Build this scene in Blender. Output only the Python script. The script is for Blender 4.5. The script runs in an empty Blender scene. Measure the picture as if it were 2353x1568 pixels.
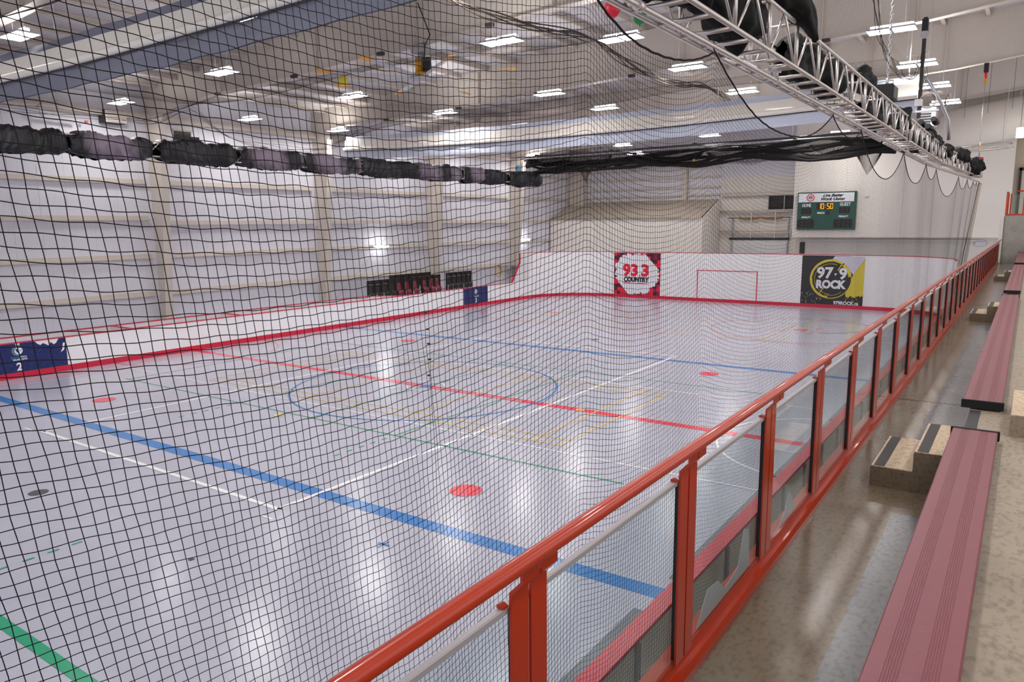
import bpy, math, random
import numpy as np
from mathutils import Vector, Matrix, Euler, noise

C = bpy.context.scene
COL = C.collection
PI = math.pi
random.seed(7)

# ------------------------------------------------------------------ camera
CAMZ = 4.934
F_PX, PITCH, YAW, ROLL = 1690.53, 0.1572, 0.6095, -0.0093
cd = bpy.data.cameras.new('camera')
cam = bpy.data.objects.new('camera', cd)
COL.objects.link(cam)
fw = Vector((-math.sin(YAW) * math.cos(PITCH), math.cos(YAW) * math.cos(PITCH), -math.sin(PITCH)))
r0 = Vector((math.cos(YAW), math.sin(YAW), 0))
u0 = r0.cross(fw)
rr = r0 * math.cos(ROLL) + u0 * math.sin(ROLL)
uu = u0 * math.cos(ROLL) - r0 * math.sin(ROLL)
M = Matrix((rr, uu, -fw)).transposed().to_4x4()
M.translation = Vector((0, 0, CAMZ))
cam.matrix_world = M
cd.sensor_fit = 'HORIZONTAL'
cd.sensor_width = 36.0
cd.lens = F_PX * 36.0 / 2353.0
cd.clip_start = 0.05
cd.clip_end = 300
C.camera = cam

# ------------------------------------------------------------------ world, exposure
w = bpy.data.worlds.new('world')
C.world = w
w.use_nodes = True
bg = w.node_tree.nodes['Background']
bg.inputs[0].default_value = (0.93, 0.95, 1.0, 1)
bg.inputs[1].default_value = 1.0
C.view_settings.view_transform = 'Standard'
C.view_settings.look = 'None'
C.view_settings.exposure = 0.24
C.view_settings.gamma = 1.0
C.view_settings.use_curve_mapping = False
LAMP = 72.0
ADDED_UPLIGHT = 30.0  # strength of the unseen glow added on the lamp tops
C.cycles.max_bounces = 8
C.cycles.diffuse_bounces = 6
C.cycles.transparent_max_bounces = 24
C.cycles.sample_clamp_indirect = 8.0
C.cycles.caustics_reflective = False
C.cycles.caustics_refractive = False


# ------------------------------------------------------------------ materials
def srgb(r, g, b):
    f = lambda c: c / 12.92 if c <= 0.04045 else ((c + 0.055) / 1.055) ** 2.4
    return (f(r / 255), f(g / 255), f(b / 255))


MATS = {}


def mat(name, rgb, rough=0.6, metal=0.0, spec=0.5, emit=0.0, ecol=None, alpha=1.0, trans=0.0,
        var=0.0, vscale=3.0, bump=0.0, bscale=40.0, coat=0.0, stretch=(1, 1, 1), rvar=0.0):
    if name in MATS:
        return MATS[name]
    m = bpy.data.materials.new(name)
    m.use_nodes = True
    nt = m.node_tree
    b = nt.nodes['Principled BSDF']
    b.inputs['Base Color'].default_value = (*rgb, 1)
    b.inputs['Roughness'].default_value = rough
    b.inputs['Metallic'].default_value = metal
    b.inputs['Specular IOR Level'].default_value = spec
    b.inputs['Coat Weight'].default_value = coat
    b.inputs['Alpha'].default_value = alpha
    b.inputs['Transmission Weight'].default_value = trans
    if emit:
        b.inputs['Emission Color'].default_value = (*(ecol or rgb), 1)
        b.inputs['Emission Strength'].default_value = emit
    if var or bump or rvar:
        tc = nt.nodes.new('ShaderNodeTexCoord')
        mp = nt.nodes.new('ShaderNodeMapping')
        mp.inputs['Scale'].default_value = stretch
        nt.links.new(tc.outputs['Object'], mp.inputs['Vector'])
        if var or rvar:
            n = nt.nodes.new('ShaderNodeTexNoise')
            n.inputs['Scale'].default_value = vscale
            n.inputs['Detail'].default_value = 6
            n.inputs['Roughness'].default_value = 0.65
            nt.links.new(mp.outputs[0], n.inputs['Vector'])
            if var:
                rp = nt.nodes.new('ShaderNodeValToRGB')
                rp.color_ramp.elements[0].position = 0.3
                rp.color_ramp.elements[1].position = 0.7
                rp.color_ramp.elements[0].color = (*[max(0, c * (1 - var)) for c in rgb], 1)
                rp.color_ramp.elements[1].color = (*[min(1, c * (1 + var)) for c in rgb], 1)
                nt.links.new(n.outputs['Fac'], rp.inputs[0])
                nt.links.new(rp.outputs[0], b.inputs['Base Color'])
            if rvar:
                mr = nt.nodes.new('ShaderNodeMapRange')
                mr.inputs['To Min'].default_value = rough - rvar
                mr.inputs['To Max'].default_value = rough + rvar
                nt.links.new(n.outputs['Fac'], mr.inputs[0])
                nt.links.new(mr.outputs[0], b.inputs['Roughness'])
        if bump:
            n2 = nt.nodes.new('ShaderNodeTexNoise')
            n2.inputs['Scale'].default_value = bscale
            n2.inputs['Detail'].default_value = 4
            nt.links.new(mp.outputs[0], n2.inputs['Vector'])
            bp = nt.nodes.new('ShaderNodeBump')
            bp.inputs['Strength'].default_value = bump
            bp.inputs['Distance'].default_value = 0.02
            nt.links.new(n2.outputs['Fac'], bp.inputs['Height'])
            nt.links.new(bp.outputs[0], b.inputs['Normal'])
    MATS[name] = m
    return m


FLR = dict(rough=0.2, spec=0.5, rvar=0.06, vscale=1.2)
m_floor = mat('sport_floor_grey', srgb(182, 183, 198), var=0.03, **FLR)
m_lwhite = mat('line_white', srgb(242, 242, 245), **FLR)
m_lred = mat('line_red', srgb(228, 66, 88), **FLR)
m_lredb = mat('line_red_thin', srgb(222, 120, 130), **FLR)
m_lblue = mat('line_blue', srgb(62, 128, 195), **FLR)
m_lgreen = mat('line_green', srgb(50, 160, 120), **FLR)
m_lyel = mat('line_yellow', srgb(241, 209, 118), **FLR)
m_lblk = mat('line_black', srgb(70, 70, 75), **FLR)
m_lgrey = mat('line_grey', srgb(125, 128, 138), **FLR)

m_board = mat('board_white', srgb(238, 236, 238), rough=0.35, var=0.012, vscale=2)
m_bback = mat('board_back', srgb(226, 220, 210), rough=0.6)
m_kick = mat('kick_red', srgb(205, 30, 62), rough=0.3, var=0.05)
m_cap = mat('cap_red', srgb(214, 52, 78), rough=0.3)
m_navy = mat('panel_navy', srgb(14, 34, 96), rough=0.35, var=0.15, vscale=5)
m_wwall = mat("wall_liner_white", srgb(222, 221, 230), rough=0.45, bump=0.25, bscale=1.5, stretch=(1, 8, 0.3))
m_beige = mat('steel_beige', srgb(208, 199, 189), rough=0.5, var=0.03)
m_roof = mat('roof_liner', srgb(205, 202, 205), rough=0.45, bump=0.5, bscale=2.0, stretch=(3, 0.6, 1))
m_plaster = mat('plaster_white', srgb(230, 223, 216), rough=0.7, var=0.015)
m_plaster2 = mat('plaster_grey', srgb(214, 209, 204), rough=0.7)  # slightly greyer plaster
m_tan = mat('plaster_tan', srgb(205, 190, 168), rough=0.7)
m_shed = mat('shed_roof_tan', srgb(188, 176, 160), rough=0.6)
m_dark = mat('dark_grey', srgb(52, 50, 52), rough=0.6)
m_black = mat('black', srgb(18, 18, 20), rough=0.5)
m_rubber = mat('rubber_black', srgb(14, 13, 13), rough=0.7)
m_galv = mat('galvanised', srgb(190, 190, 195), rough=0.35, metal=0.8)
m_alu = mat('truss_aluminium', srgb(205, 198, 194), rough=0.38, metal=0.85, var=0.06, vscale=6)
m_white = mat('white_paint', srgb(228, 226, 226), rough=0.5)
m_lampbody = mat('lamp_housing', srgb(190, 190, 195), rough=0.4, metal=0.3)
m_led = mat('led_panel', (1, 1, 1), emit=LAMP, ecol=(1.0, 0.965, 0.93))
m_up = mat('added_uplight', (1, 1, 1), emit=ADDED_UPLIGHT, ecol=(1.0, 0.965, 0.93))
m_tube = mat('led_tube', (1, 1, 1), emit=25, ecol=(1, 1, 1))
m_pend = mat('pendant_glow', (1, 1, 1), emit=14, ecol=(1, 0.93, 0.85))
m_cord = mat('net_cord', srgb(40, 33, 34), rough=0.85, spec=0.2)
m_cordf = mat('net_cord_fine', srgb(82, 73, 68), rough=0.85, spec=0.2)
m_rail = mat('rail_orange_red', srgb(182, 50, 14), rough=0.3, spec=0.4, coat=0.3, bump=0.03, bscale=300)
m_trim = mat('glass_trim_grey', srgb(190, 184, 186), rough=0.4, metal=0.3)
m_cblk = mat('drape_black', srgb(9, 9, 11), rough=0.7, spec=0.25, bump=0.2, bscale=12)
m_curt_g = mat('curtain_grey', srgb(112, 114, 130), rough=0.5, bump=0.3, bscale=4)
m_curt_l = mat('curtain_pale', srgb(192, 197, 214), rough=0.5, bump=0.3, bscale=4)
m_curt_w = mat('curtain_white', srgb(226, 220, 212), rough=0.5)
m_bench = mat('bench_maroon', srgb(134, 69, 79), rough=0.38, bump=0.12, bscale=160, var=0.05, vscale=30)
m_maroon = mat('seat_maroon', srgb(128, 34, 58), rough=0.35)
m_yel = mat('yellow_paint', srgb(222, 165, 35), rough=0.4)
m_org = mat('orange_tip', srgb(226, 160, 70), rough=0.5)
m_orange = mat('crowd_yellow', srgb(215, 196, 60), rough=0.4)
m_scorg = mat('score_green', srgb(28, 78, 66), rough=0.4)
m_digit = mat('digit_lit', srgb(255, 170, 20), emit=2.2, ecol=srgb(255, 150, 20))
m_digoff = mat('digit_off', srgb(70, 62, 66), rough=0.5)
m_duct = mat('duct_white', srgb(226, 218, 208), rough=0.55, bump=0.3, bscale=2)
m_redprint = mat('print_red', srgb(226, 28, 62), rough=0.4)
m_marprint = mat('print_dark_maroon', srgb(74, 20, 42), rough=0.4)
m_magprint = mat('print_magenta', srgb(140, 16, 66), rough=0.4)
m_whprint = mat('print_white', srgb(232, 232, 238), rough=0.4)
m_lavprint = mat('print_lavender', srgb(205, 203, 218), rough=0.4)
m_bkprint = mat('print_black', srgb(36, 33, 38), rough=0.4)
m_teal = mat('print_teal', srgb(30, 150, 190), rough=0.4)
m_gold = mat('print_gold', srgb(200, 160, 80), rough=0.4)
m_brown = mat('print_brown', srgb(150, 110, 60), rough=0.5)
m_paper = mat('torn_paper', srgb(205, 200, 204), rough=0.7)


def concrete(name, rgb, rough):
    m = bpy.data.materials.new(name)
    m.use_nodes = True
    nt = m.node_tree
    b = nt.nodes['Principled BSDF']
    tc = nt.nodes.new('ShaderNodeTexCoord')
    n1 = nt.nodes.new('ShaderNodeTexNoise'); n1.inputs['Scale'].default_value = 2.2; n1.inputs['Detail'].default_value = 3
    n2 = nt.nodes.new('ShaderNodeTexNoise'); n2.inputs['Scale'].default_value = 38; n2.inputs['Detail'].default_value = 5
    mp = nt.nodes.new('ShaderNodeMapping'); mp.inputs['Scale'].default_value = (1, 0.55, 1)
    nt.links.new(tc.outputs['Object'], mp.inputs[0])
    nt.links.new(mp.outputs[0], n1.inputs[0]); nt.links.new(mp.outputs[0], n2.inputs[0])
    r1 = nt.nodes.new('ShaderNodeValToRGB')
    r1.color_ramp.elements[0].position = 0.12; r1.color_ramp.elements[1].position = 0.88; r1.color_ramp.interpolation = 'EASE'
    r1.color_ramp.elements[0].color = (rgb[0] * 0.8, rgb[1] * 0.78, rgb[2] * 0.75, 1)
    r1.color_ramp.elements[1].color = (rgb[0] * 1.12, rgb[1] * 1.12, rgb[2] * 1.12, 1)
    nt.links.new(n1.outputs[0], r1.inputs[0])
    r2 = nt.nodes.new('ShaderNodeValToRGB')
    r2.color_ramp.elements[0].position = 0.3; r2.color_ramp.elements[0].color = (0.55, 0.52, 0.5, 1)
    r2.color_ramp.elements[1].position = 0.52; r2.color_ramp.elements[1].color = (1, 1, 1, 1)
    nt.links.new(n2.outputs[0], r2.inputs[0])
    mx = nt.nodes.new('ShaderNodeMix'); mx.data_type = 'RGBA'; mx.blend_type = 'MULTIPLY'; mx.inputs[0].default_value = 0.8
    nt.links.new(r1.outputs[0], mx.inputs[6]); nt.links.new(r2.outputs[0], mx.inputs[7])
    nt.links.new(mx.outputs[2], b.inputs['Base Color'])
    mr = nt.nodes.new('ShaderNodeMapRange'); mr.inputs['To Min'].default_value = rough - 0.04; mr.inputs['To Max'].default_value = rough + 0.06
    nt.links.new(n1.outputs[0], mr.inputs[0]); nt.links.new(mr.outputs[0], b.inputs['Roughness'])
    return m


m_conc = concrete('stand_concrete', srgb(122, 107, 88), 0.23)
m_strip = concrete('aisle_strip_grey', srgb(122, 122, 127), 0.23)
m_conc2 = concrete('stand_concrete_pale', srgb(164, 150, 132), 0.45)
m_concg = concrete('pier_concrete_grey', srgb(160, 157, 150), 0.5)
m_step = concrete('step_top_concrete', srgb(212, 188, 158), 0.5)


def glass_mat():
    m = bpy.data.materials.new('panel_glass')
    m.use_nodes = True
    nt = m.node_tree
    nt.nodes.remove(nt.nodes['Principled BSDF'])
    out = nt.nodes['Material Output']
    tr = nt.nodes.new('ShaderNodeBsdfTransparent'); tr.inputs[0].default_value = (0.9, 0.945, 0.945, 1)
    gl = nt.nodes.new('ShaderNodeBsdfGlossy'); gl.inputs['Roughness'].default_value = 0.02
    lw = nt.nodes.new('ShaderNodeLayerWeight'); lw.inputs['Blend'].default_value = 0.5
    pw = nt.nodes.new('ShaderNodeMath'); pw.operation = 'POWER'; pw.inputs[1].default_value = 5.0
    nt.links.new(lw.outputs['Facing'], pw.inputs[0])
    fr = nt.nodes.new('ShaderNodeMapRange'); fr.inputs['To Min'].default_value = 0.03; fr.inputs['To Max'].default_value = 0.6
    nt.links.new(pw.outputs[0], fr.inputs[0])
    mx = nt.nodes.new('ShaderNodeMixShader')
    nt.links.new(fr.outputs[0], mx.inputs[0]); nt.links.new(tr.outputs[0], mx.inputs[1]); nt.links.new(gl.outputs[0], mx.inputs[2])
    nt.links.new(mx.outputs[0], out.inputs[0])
    return m


m_glass = glass_mat()


def veil_mat(name, col, fac):
    m = bpy.data.materials.new(name)
    m.use_nodes = True
    nt = m.node_tree
    b = nt.nodes['Principled BSDF']
    b.inputs['Base Color'].default_value = (*col, 1); b.inputs['Roughness'].default_value = 0.8
    b.inputs['Alpha'].default_value = fac
    return m


def translucent(name, rgb, tfac):
    m = bpy.data.materials.new(name)
    m.use_nodes = True
    nt = m.node_tree
    b = nt.nodes['Principled BSDF']; b.inputs['Base Color'].default_value = (*rgb, 1); b.inputs['Roughness'].default_value = 0.5
    b.inputs['Alpha'].default_value = 1 - tfac
    return m


m_curt_mesh = translucent('curtain_mesh_white', srgb(226, 220, 212), 0.07)


# ------------------------------------------------------------------ geometry helpers
class MB:
    def __init__(s):
        s.v = []; s.f = []; s.mi = []; s.cur = 0; s.smooth = []; s.sm = False

    def face(s, idx):
        s.f.append(idx); s.mi.append(s.cur); s.smooth.append(s.sm)

    def add(s, vs, fs):
        o = len(s.v)
        s.v += [tuple(x) for x in vs]
        for f in fs:
            s.face(tuple(i + o for i in f))
        return s

    def box(s, x0, x1, y0, y1, z0, z1):
        vs = [(x0, y0, z0), (x1, y0, z0), (x1, y1, z0), (x0, y1, z0), (x0, y0, z1), (x1, y0, z1), (x1, y1, z1), (x0, y1, z1)]
        return s.add(vs, [(3, 2, 1, 0), (4, 5, 6, 7), (0, 1, 5, 4), (1, 2, 6, 5), (2, 3, 7, 6), (3, 0, 4, 7)])

    def bbox(s, x0, x1, y0, y1, z0, z1, b):
        """box with chamfered vertical+horizontal edges along its long sides (simple 8-gon section along y)"""
        sec = [(x0 + b, z0), (x1 - b, z0), (x1, z0 + b), (x1, z1 - b), (x1 - b, z1), (x0 + b, z1), (x0, z1 - b), (x0, z0 + b)]
        return s.sweep_y(sec, y0, y1)

    def sweep_y(s, sec, y0, y1):
        n = len(sec)
        vs = [(a, y0, c) for a, c in sec] + [(a, y1, c) for a, c in sec]
        fs = [(i, n + i, n + (i + 1) % n, (i + 1) % n) for i in range(n)]
        fs += [tuple(range(n)), tuple(reversed(range(n, 2 * n)))]
        return s.add(vs, fs)

    def prism(s, poly, d):
        """poly: list of 3D points (planar), d: extrude vector"""
        n = len(poly); d = Vector(d)
        vs = [Vector(p) for p in poly] + [Vector(p) + d for p in poly]
        fs = [tuple(range(n)), tuple(reversed(range(n, 2 * n)))]
        fs += [(i, n + i, n + (i + 1) % n, (i + 1) % n) for i in range(n)]
        return s.add(vs, fs)

    def tube(s, pts, r, n=8, cap=True):
        pts = [Vector(p) for p in pts]
        N = len(pts)
        rs = r if isinstance(r, (list, tuple)) else [r] * N
        o = len(s.v)
        up = None
        for i, p in enumerate(pts):
            t = (pts[min(i + 1, N - 1)] - pts[max(i - 1, 0)])
            if t.length < 1e-9: t = Vector((0, 0, 1))
            t.normalize()
            if up is None:
                up = Vector((0, 0, 1)) if abs(t.z) < 0.9 else Vector((1, 0, 0))
            a = t.cross(up)
            if a.length < 1e-6: a = t.cross(Vector((0.3, 1, 0.1)))
            a.normalize(); b = a.cross(t).normalized(); up = b
            for k in range(n):
                q = 2 * PI * k / n
                s.v.append(tuple(p + (a * math.cos(q) + b * math.sin(q)) * rs[i]))
        old = s.sm; s.sm = n > 4
        for i in range(N - 1):
            for k in range(n):
                k2 = (k + 1) % n
                s.face((o + i * n + k, o + i * n + k2, o + (i + 1) * n + k2, o + (i + 1) * n + k))
        s.sm = old
        if cap:
            s.face(tuple(o + k for k in reversed(range(n))))
            s.face(tuple(o + (N - 1) * n + k for k in range(n)))
        return s

    def grid(s, fn, nu, nv, smooth=True):
        o = len(s.v)
        for i in range(nu + 1):
            for j in range(nv + 1):
                s.v.append(tuple(fn(i / nu, j / nv)))
        old = s.sm; s.sm = smooth
        for i in range(nu):
            for j in range(nv):
                a = o + i * (nv + 1) + j
                s.face((a, a + nv + 1, a + nv + 2, a + 1))
        s.sm = old
        return s

    def ball(s, c, rx, ry=None, rz=None, nu=10, nv=6, fn=None):
        ry = ry or rx; rz = rz or rx

        def g(u, v):
            a = 2 * PI * u; b = PI * (v - 0.5)
            d = Vector((math.cos(a) * math.cos(b), math.sin(a) * math.cos(b), math.sin(b)))
            k = fn(d) if fn else 1
            return (c[0] + d.x * rx * k, c[1] + d.y * ry * k, c[2] + d.z * rz * k)
        return s.grid(g, nu, nv)

    def disc(s, c, r, z, n=32, r2=None):
        r2 = r2 or r
        o = len(s.v)
        for k in range(n):
            s.v.append((c[0] + r * math.cos(2 * PI * k / n), c[1] + r2 * math.sin(2 * PI * k / n), z))
        s.face(tuple(range(o, o + n)))
        return s

    def arc(s, c, r, wd, a0, a1, z, n=48):
        o = len(s.v)
        for k in range(n + 1):
            a = a0 + (a1 - a0) * k / n
            for q in (r - wd / 2, r + wd / 2):
                s.v.append((c[0] + q * math.cos(a), c[1] + q * math.sin(a), z))
        for k in range(n):
            s.face((o + 2 * k, o + 2 * k + 1, o + 2 * k + 3, o + 2 * k + 2))
        return s

    def rect(s, x0, x1, y0, y1, z):
        return s.add([(x0, y0, z), (x1, y0, z), (x1, y1, z), (x0, y1, z)], [(0, 1, 2, 3)])

    def build(s, name, m, parent=None, label=None, kind=None):
        me = bpy.data.meshes.new(name)
        org = ORG.get(parent.name, Vector()) if parent else Vector()
        me.from_pydata([(x - org.x, y - org.y, z - org.z) for x, y, z in s.v], [], s.f)
        for mm in (m if isinstance(m, (list, tuple)) else [m]):
            me.materials.append(mm)
        me.polygons.foreach_set('material_index', s.mi)
        me.polygons.foreach_set('use_smooth', s.smooth)
        me.update()
        o = bpy.data.objects.new(name, me)
        COL.objects.link(o)
        if parent:
            o.parent = parent
            ORG[o.name] = org
        if label: o['label'] = label
        if kind: o['kind'] = kind
        return o


ORG = {}


def thing(name, label, cat, loc=(0, 0, 0), group=None, kind=None):
    o = bpy.data.objects.new(name, None)
    COL.objects.link(o)
    o.location = loc
    o.empty_display_size = 0.1
    ORG[o.name] = Vector(loc)
    o['label'] = label; o['category'] = cat
    if group: o['group'] = group
    if kind: o['kind'] = kind
    return o


def tag(o, label, cat, group=None):
    o['label'] = label; o['category'] = cat
    if group: o['group'] = group
    return o


def struct(o):
    o['kind'] = 'structure'
    return o


def dup(root, loc, label=None):
    r = root.copy(); COL.objects.link(r); r.location = loc
    ORG[r.name] = Vector(loc)
    if label: r['label'] = label
    for ch in list(root.children):
        c = ch.copy(); COL.objects.link(c); c.parent = r
        for g in list(ch.children):
            d = g.copy(); COL.objects.link(d); d.parent = c
    return r


FONT_CACHE = {}


def text(s, name, parent, m, loc, size, face, width=None, bold=0.0, shear=0.0, label=None, align='CENTER', depth=0.004):
    """face: 'S' = on a plane facing -Y (towards the camera), 'E' = on a plane facing +X"""
    cu = bpy.data.curves.new(name, 'FONT')
    cu.body = s; cu.size = size; cu.offset = bold; cu.shear = shear
    cu.align_x = align; cu.align_y = 'CENTER'; cu.extrude = depth
    cu.resolution_u = 3
    to = bpy.data.objects.new('t', cu)
    COL.objects.link(to)
    bpy.context.view_layer.update()
    dg = bpy.context.evaluated_depsgraph_get()
    me = bpy.data.meshes.new_from_object(to.evaluated_get(dg))
    bpy.data.objects.remove(to); bpy.data.curves.remove(cu)
    co = np.empty(len(me.vertices) * 3); me.vertices.foreach_get('co', co); co = co.reshape(-1, 3)
    if width:
        wcur = co[:, 0].max() - co[:, 0].min()
        co[:, 0] *= width / wcur
    org = ORG.get(parent.name, Vector())
    x, y, z = co[:, 0].copy(), co[:, 1].copy(), co[:, 2].copy()
    if face == 'S':
        P = np.stack([loc[0] + x, loc[1] - z, loc[2] + y], 1)
    else:
        P = np.stack([loc[0] + z, loc[1] + x, loc[2] + y], 1)
    P -= np.array(org)
    me.vertices.foreach_set('co', P.ravel()); me.update()
    me.materials.clear(); me.materials.append(m)
    me.name = name
    o = bpy.data.objects.new(name, me)
    COL.objects.link(o); o.parent = parent; ORG[o.name] = org
    if label: o['label'] = label
    return o


def net_r(P):
    return .0017 - .0008 * np.clip((P[:, 1] - 3) / 11, 0, 1)


def cords(polys, r, name, m, parent=None, n=3):
    """many thin cords, each a 3-D polyline (k,3) -> one mesh of n-sided prisms, built with numpy"""
    V = []; Fs = []; off = 0
    for P in polys:
        P = np.asarray(P, float); k = len(P)
        T = np.gradient(P, axis=0); T /= np.linalg.norm(T, axis=1, keepdims=True) + 1e-12
        ref = np.where(np.abs(T[:, 2:3]) > 0.8, np.array([[1., 0, 0]]), np.array([[0, 0, 1.]]))
        A = np.cross(T, ref); A /= np.linalg.norm(A, axis=1, keepdims=True) + 1e-12
        B = np.cross(A, T)
        rv = r(P)[:, None] if callable(r) else r
        ring = np.stack([P + rv * (A * math.cos(2 * PI * q / n) + B * math.sin(2 * PI * q / n)) for q in range(n)], 1)
        V.append(ring.reshape(-1, 3))
        i = np.arange(k - 1)[:, None] * n; q = np.arange(n)[None]; q2 = (q + 1) % n
        F = np.stack([i + q, i + q2, i + n + q2, i + n + q], -1).reshape(-1, 4) + off
        Fs.append(F); off += k * n
    V = np.concatenate(V); F = np.concatenate(Fs)
    if parent: V = V - np.array(ORG.get(parent.name, Vector()))
    me = bpy.data.meshes.new(name)
    me.vertices.add(len(V)); me.vertices.foreach_set('co', V.ravel())
    me.loops.add(F.size); me.loops.foreach_set('vertex_index', F.ravel().astype(np.int32))
    me.polygons.add(len(F))
    me.polygons.foreach_set('loop_start', np.arange(0, F.size, 4, dtype=np.int32))
    me.polygons.foreach_set('use_smooth', np.ones(len(F), bool))
    me.update(calc_edges=True)
    me.materials.append(m)
    o = bpy.data.objects.new(name, me)
    COL.objects.link(o)
    if parent: o.parent = parent; ORG[o.name] = ORG.get(parent.name, Vector())
    o['kind'] = 'stuff'
    return o


ORD = ['first', 'second', 'third', 'fourth', 'fifth', 'sixth', 'seventh', 'eighth', 'ninth', 'tenth']

# ================================================================== SETTING
XC, YC = -15.0, 16.774
XL, XR = -27.4, -2.77           # board faces
YF = 45.1
WX = -31.7                     # left wall
FY = [-0.3, 8.8, 17.9, 27.0, 36.1, 45.2, 54.3]


def roof_z(x): return 10.9 + 0.075 * (x + 31.5)


RB = [(-30.36, 9.75), (-29.5, 9.97), (-21, 10.19), (-13, 10.58), (-9, 10.75), (-6, 10.88), (-3, 11.05), (-1, 11.27), (4, 11.95), (14, 13.2)]


def raft_z(x):
    for (a, b), (c, d) in zip(RB, RB[1:]):
        if a <= x <= c: return b + (d - b) * (x - a) / (c - a)
    return RB[0][1] if x < RB[0][0] else RB[-1][1]


# rink floor
fl = MB().rect(WX, 0.0, -14, 54.6, 0).build('floor', m_floor)
struct(fl)
Z1, Z2, Z3, Z4 = 0.003, 0.005, 0.007, 0.009


def line(name, m, rects=(), arcs=(), discs=(), z=Z2):
    b = MB()
    for x0, x1, y0, y1 in rects: b.rect(XC + x0, XC + x1, YC + y0, YC + y1, z)
    for (cx, cy), r, wd, a0, a1 in arcs: b.arc((XC + cx, YC + cy), r, wd, a0, a1, z)
    for (cx, cy), r in discs: b.disc((XC + cx, YC + cy), r, z)
    return b.build(name, m, fl)


def hl(y, x0, x1, wd): return (x0, x1, y - wd / 2, y + wd / 2)
def vl(x, y0, y1, wd): return (x - wd / 2, x + wd / 2, y0, y1)


line('blue_line', m_lblue, [hl(-8.06, -12.4, 11.98, .31)], z=Z1)
line('blue_line', m_lblue, [hl(8.06, -12.4, 11.98, .31)], z=Z1)
line('red_centre_line', m_lred, [hl(-0.09, -2.2, 3.6, .12), hl(0.09, -2.2, 3.6, .12), hl(0, -12.4, -2.2, .3), hl(0, 3.6, 11.98, .3)], z=Z1)
line('centre_circle', m_lblue, arcs=[((0, 0), 4.07, .06, 0, 2 * PI)], discs=[((0, 0), .18)], z=Z3)
for sx, sy in ((1, -1), (-1, -1), (-1, 1), (1, 1)):
    line('faceoff_spot', m_lred, discs=[((sx * 6.7, sy * 6.45), .31)])
for sx in (-1, 1):
    line('faceoff_circle', m_lredb, arcs=[((sx * 6.7, 18.4), 4.0, .05, 0, 2 * PI)], discs=[((sx * 6.7, 18.4), .31)],
         rects=[vl(sx * 6.7 + a, 18.4 + b, 18.4 + b + .9, .05) for a in (-.6, .6) for b in (-1.3, .4)] +
               [hl(18.4 + b, sx * 6.7 + a, sx * 6.7 + a + .9, .05) for b in (-.4, .4) for a in (-1.5, .6)])
line('volleyball_court_line', m_lwhite, [vl(-4.5, -9, 9, .1), vl(4.5, -9, 9, .1), hl(-9, -4.55, 4.55, .1), hl(9, -4.55, 4.55, .1)] +
     [hl(-9.35, 4.45, 4.8, .04), hl(-9.1, -5.3, -4.9, .05)])
line('court_side_line', m_lwhite, [hl(-3.45, -12, -2.2, .05), hl(-3.45, -1.9, 11.3, .05), hl(3.45, -12, 10.9, .05), vl(-11.0, -9, 9, .05)])
line('green_court_line', m_lgreen, [hl(-4.5, -9.2, 9, .055), hl(4.5, -9.2, 9, .05), vl(-3, -4.5, 4.5, .05), vl(3, -4.5, 4.5, .05), vl(0, -4.5, 4.5, .05), vl(-9, -4.5, 4.5, .05)] +
     [vl(sx * 3, sy * (4.85 + k * .36) - .08, sy * (4.85 + k * .36) + .08, .05) for sx in (-1, 1) for sy in (-1, 1) for k in range(5)])
line('green_near_line', m_lgreen, [hl(-13.39, -12, 11.9, .15)] + [vl(3.0, -12.82 + k * .35, -12.66 + k * .35, .05) for k in range(4)])
for cy in (0, 17.6):
    line('badminton_court_line', m_lyel, [hl(cy + s * 3.05, -6.7, 6.7, .045) for s in (-1, 1)] + [hl(cy + s * 2.59, -6.7, 6.7, .045) for s in (-1, 1)] +
         [vl(s * q, cy - 3.05, cy + 3.05, .045) for s in (-1, 1) for q in (6.7, 5.95, 1.98)] +
         [hl(cy, s * 2.0 if s > 0 else -6.7, 6.7 if s > 0 else -2.0, .04) for s in (-1, 1) if cy], z=Z3)
line('dash_mark', m_lwhite, [hl(-2.86, s * (4.4 + k * .38), s * (4.4 + k * .38) + .22, .04) for s in (-1, 1) for k in range(5)])
line('jump_circle', m_lwhite, arcs=[((0, 0), .58, .045, -2.6, -.5), ((0, 0), .58, .045, .5, 2.6)], rects=[vl(.62, -.95, -.3, .04), vl(.62, .3, .9, .04), vl(-.62, -.9, -.3, .04), vl(-.55, .3, .8, .04)], z=Z4)
line('referee_crease', m_lwhite, arcs=[((12, 0), 2.6, .055, PI / 2, 1.5 * PI)])
line('bench_crease', m_lredb, arcs=[((-12.4, 0), 3.22, .05, -PI / 2, PI / 2)])
line('goal_crease', m_lwhite, arcs=[((0, 25.3), 2.7, .05, PI, 2 * PI)])
line('key_arc', m_lwhite, arcs=[((0, 24.4), 6.75, .05, PI + .1 + k * .16, PI + .1 + k * .16 + .1) for k in range(18)], z=Z3)
line('key_arc', m_lblk, arcs=[((6.7, 20.2), 2.6, .05, -1.2, .6), ((-6.7, 19.6), 3.0, .05, 2.6, 4.4)], z=Z3)
line('goal_line', m_lredb, [hl(14.2, -8, 12, .03), hl(22.6, 2, 11.8, .04)], z=Z3)
line('floor_mark', m_lblk, discs=[((0, -11.0), .17), ((0, 11.0), .17)])
line('floor_mark', m_lblk, [(5.02, 5.1, -11.05, -10.97)])
line('floor_mark', m_lblue, [vl(7.1, -9.15, -8.9, .04), hl(-9.02, 6.98, 7.22, .05)])
line('floor_mark', m_lyel, discs=[((-.9, -4.8), .13), ((5.5, 0), .12)], z=Z4)
line('edge_stripe', m_lgrey, [vl(11.25, -14, -8.6, .13), vl(11.3, -7.6, 18, .13)])

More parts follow.
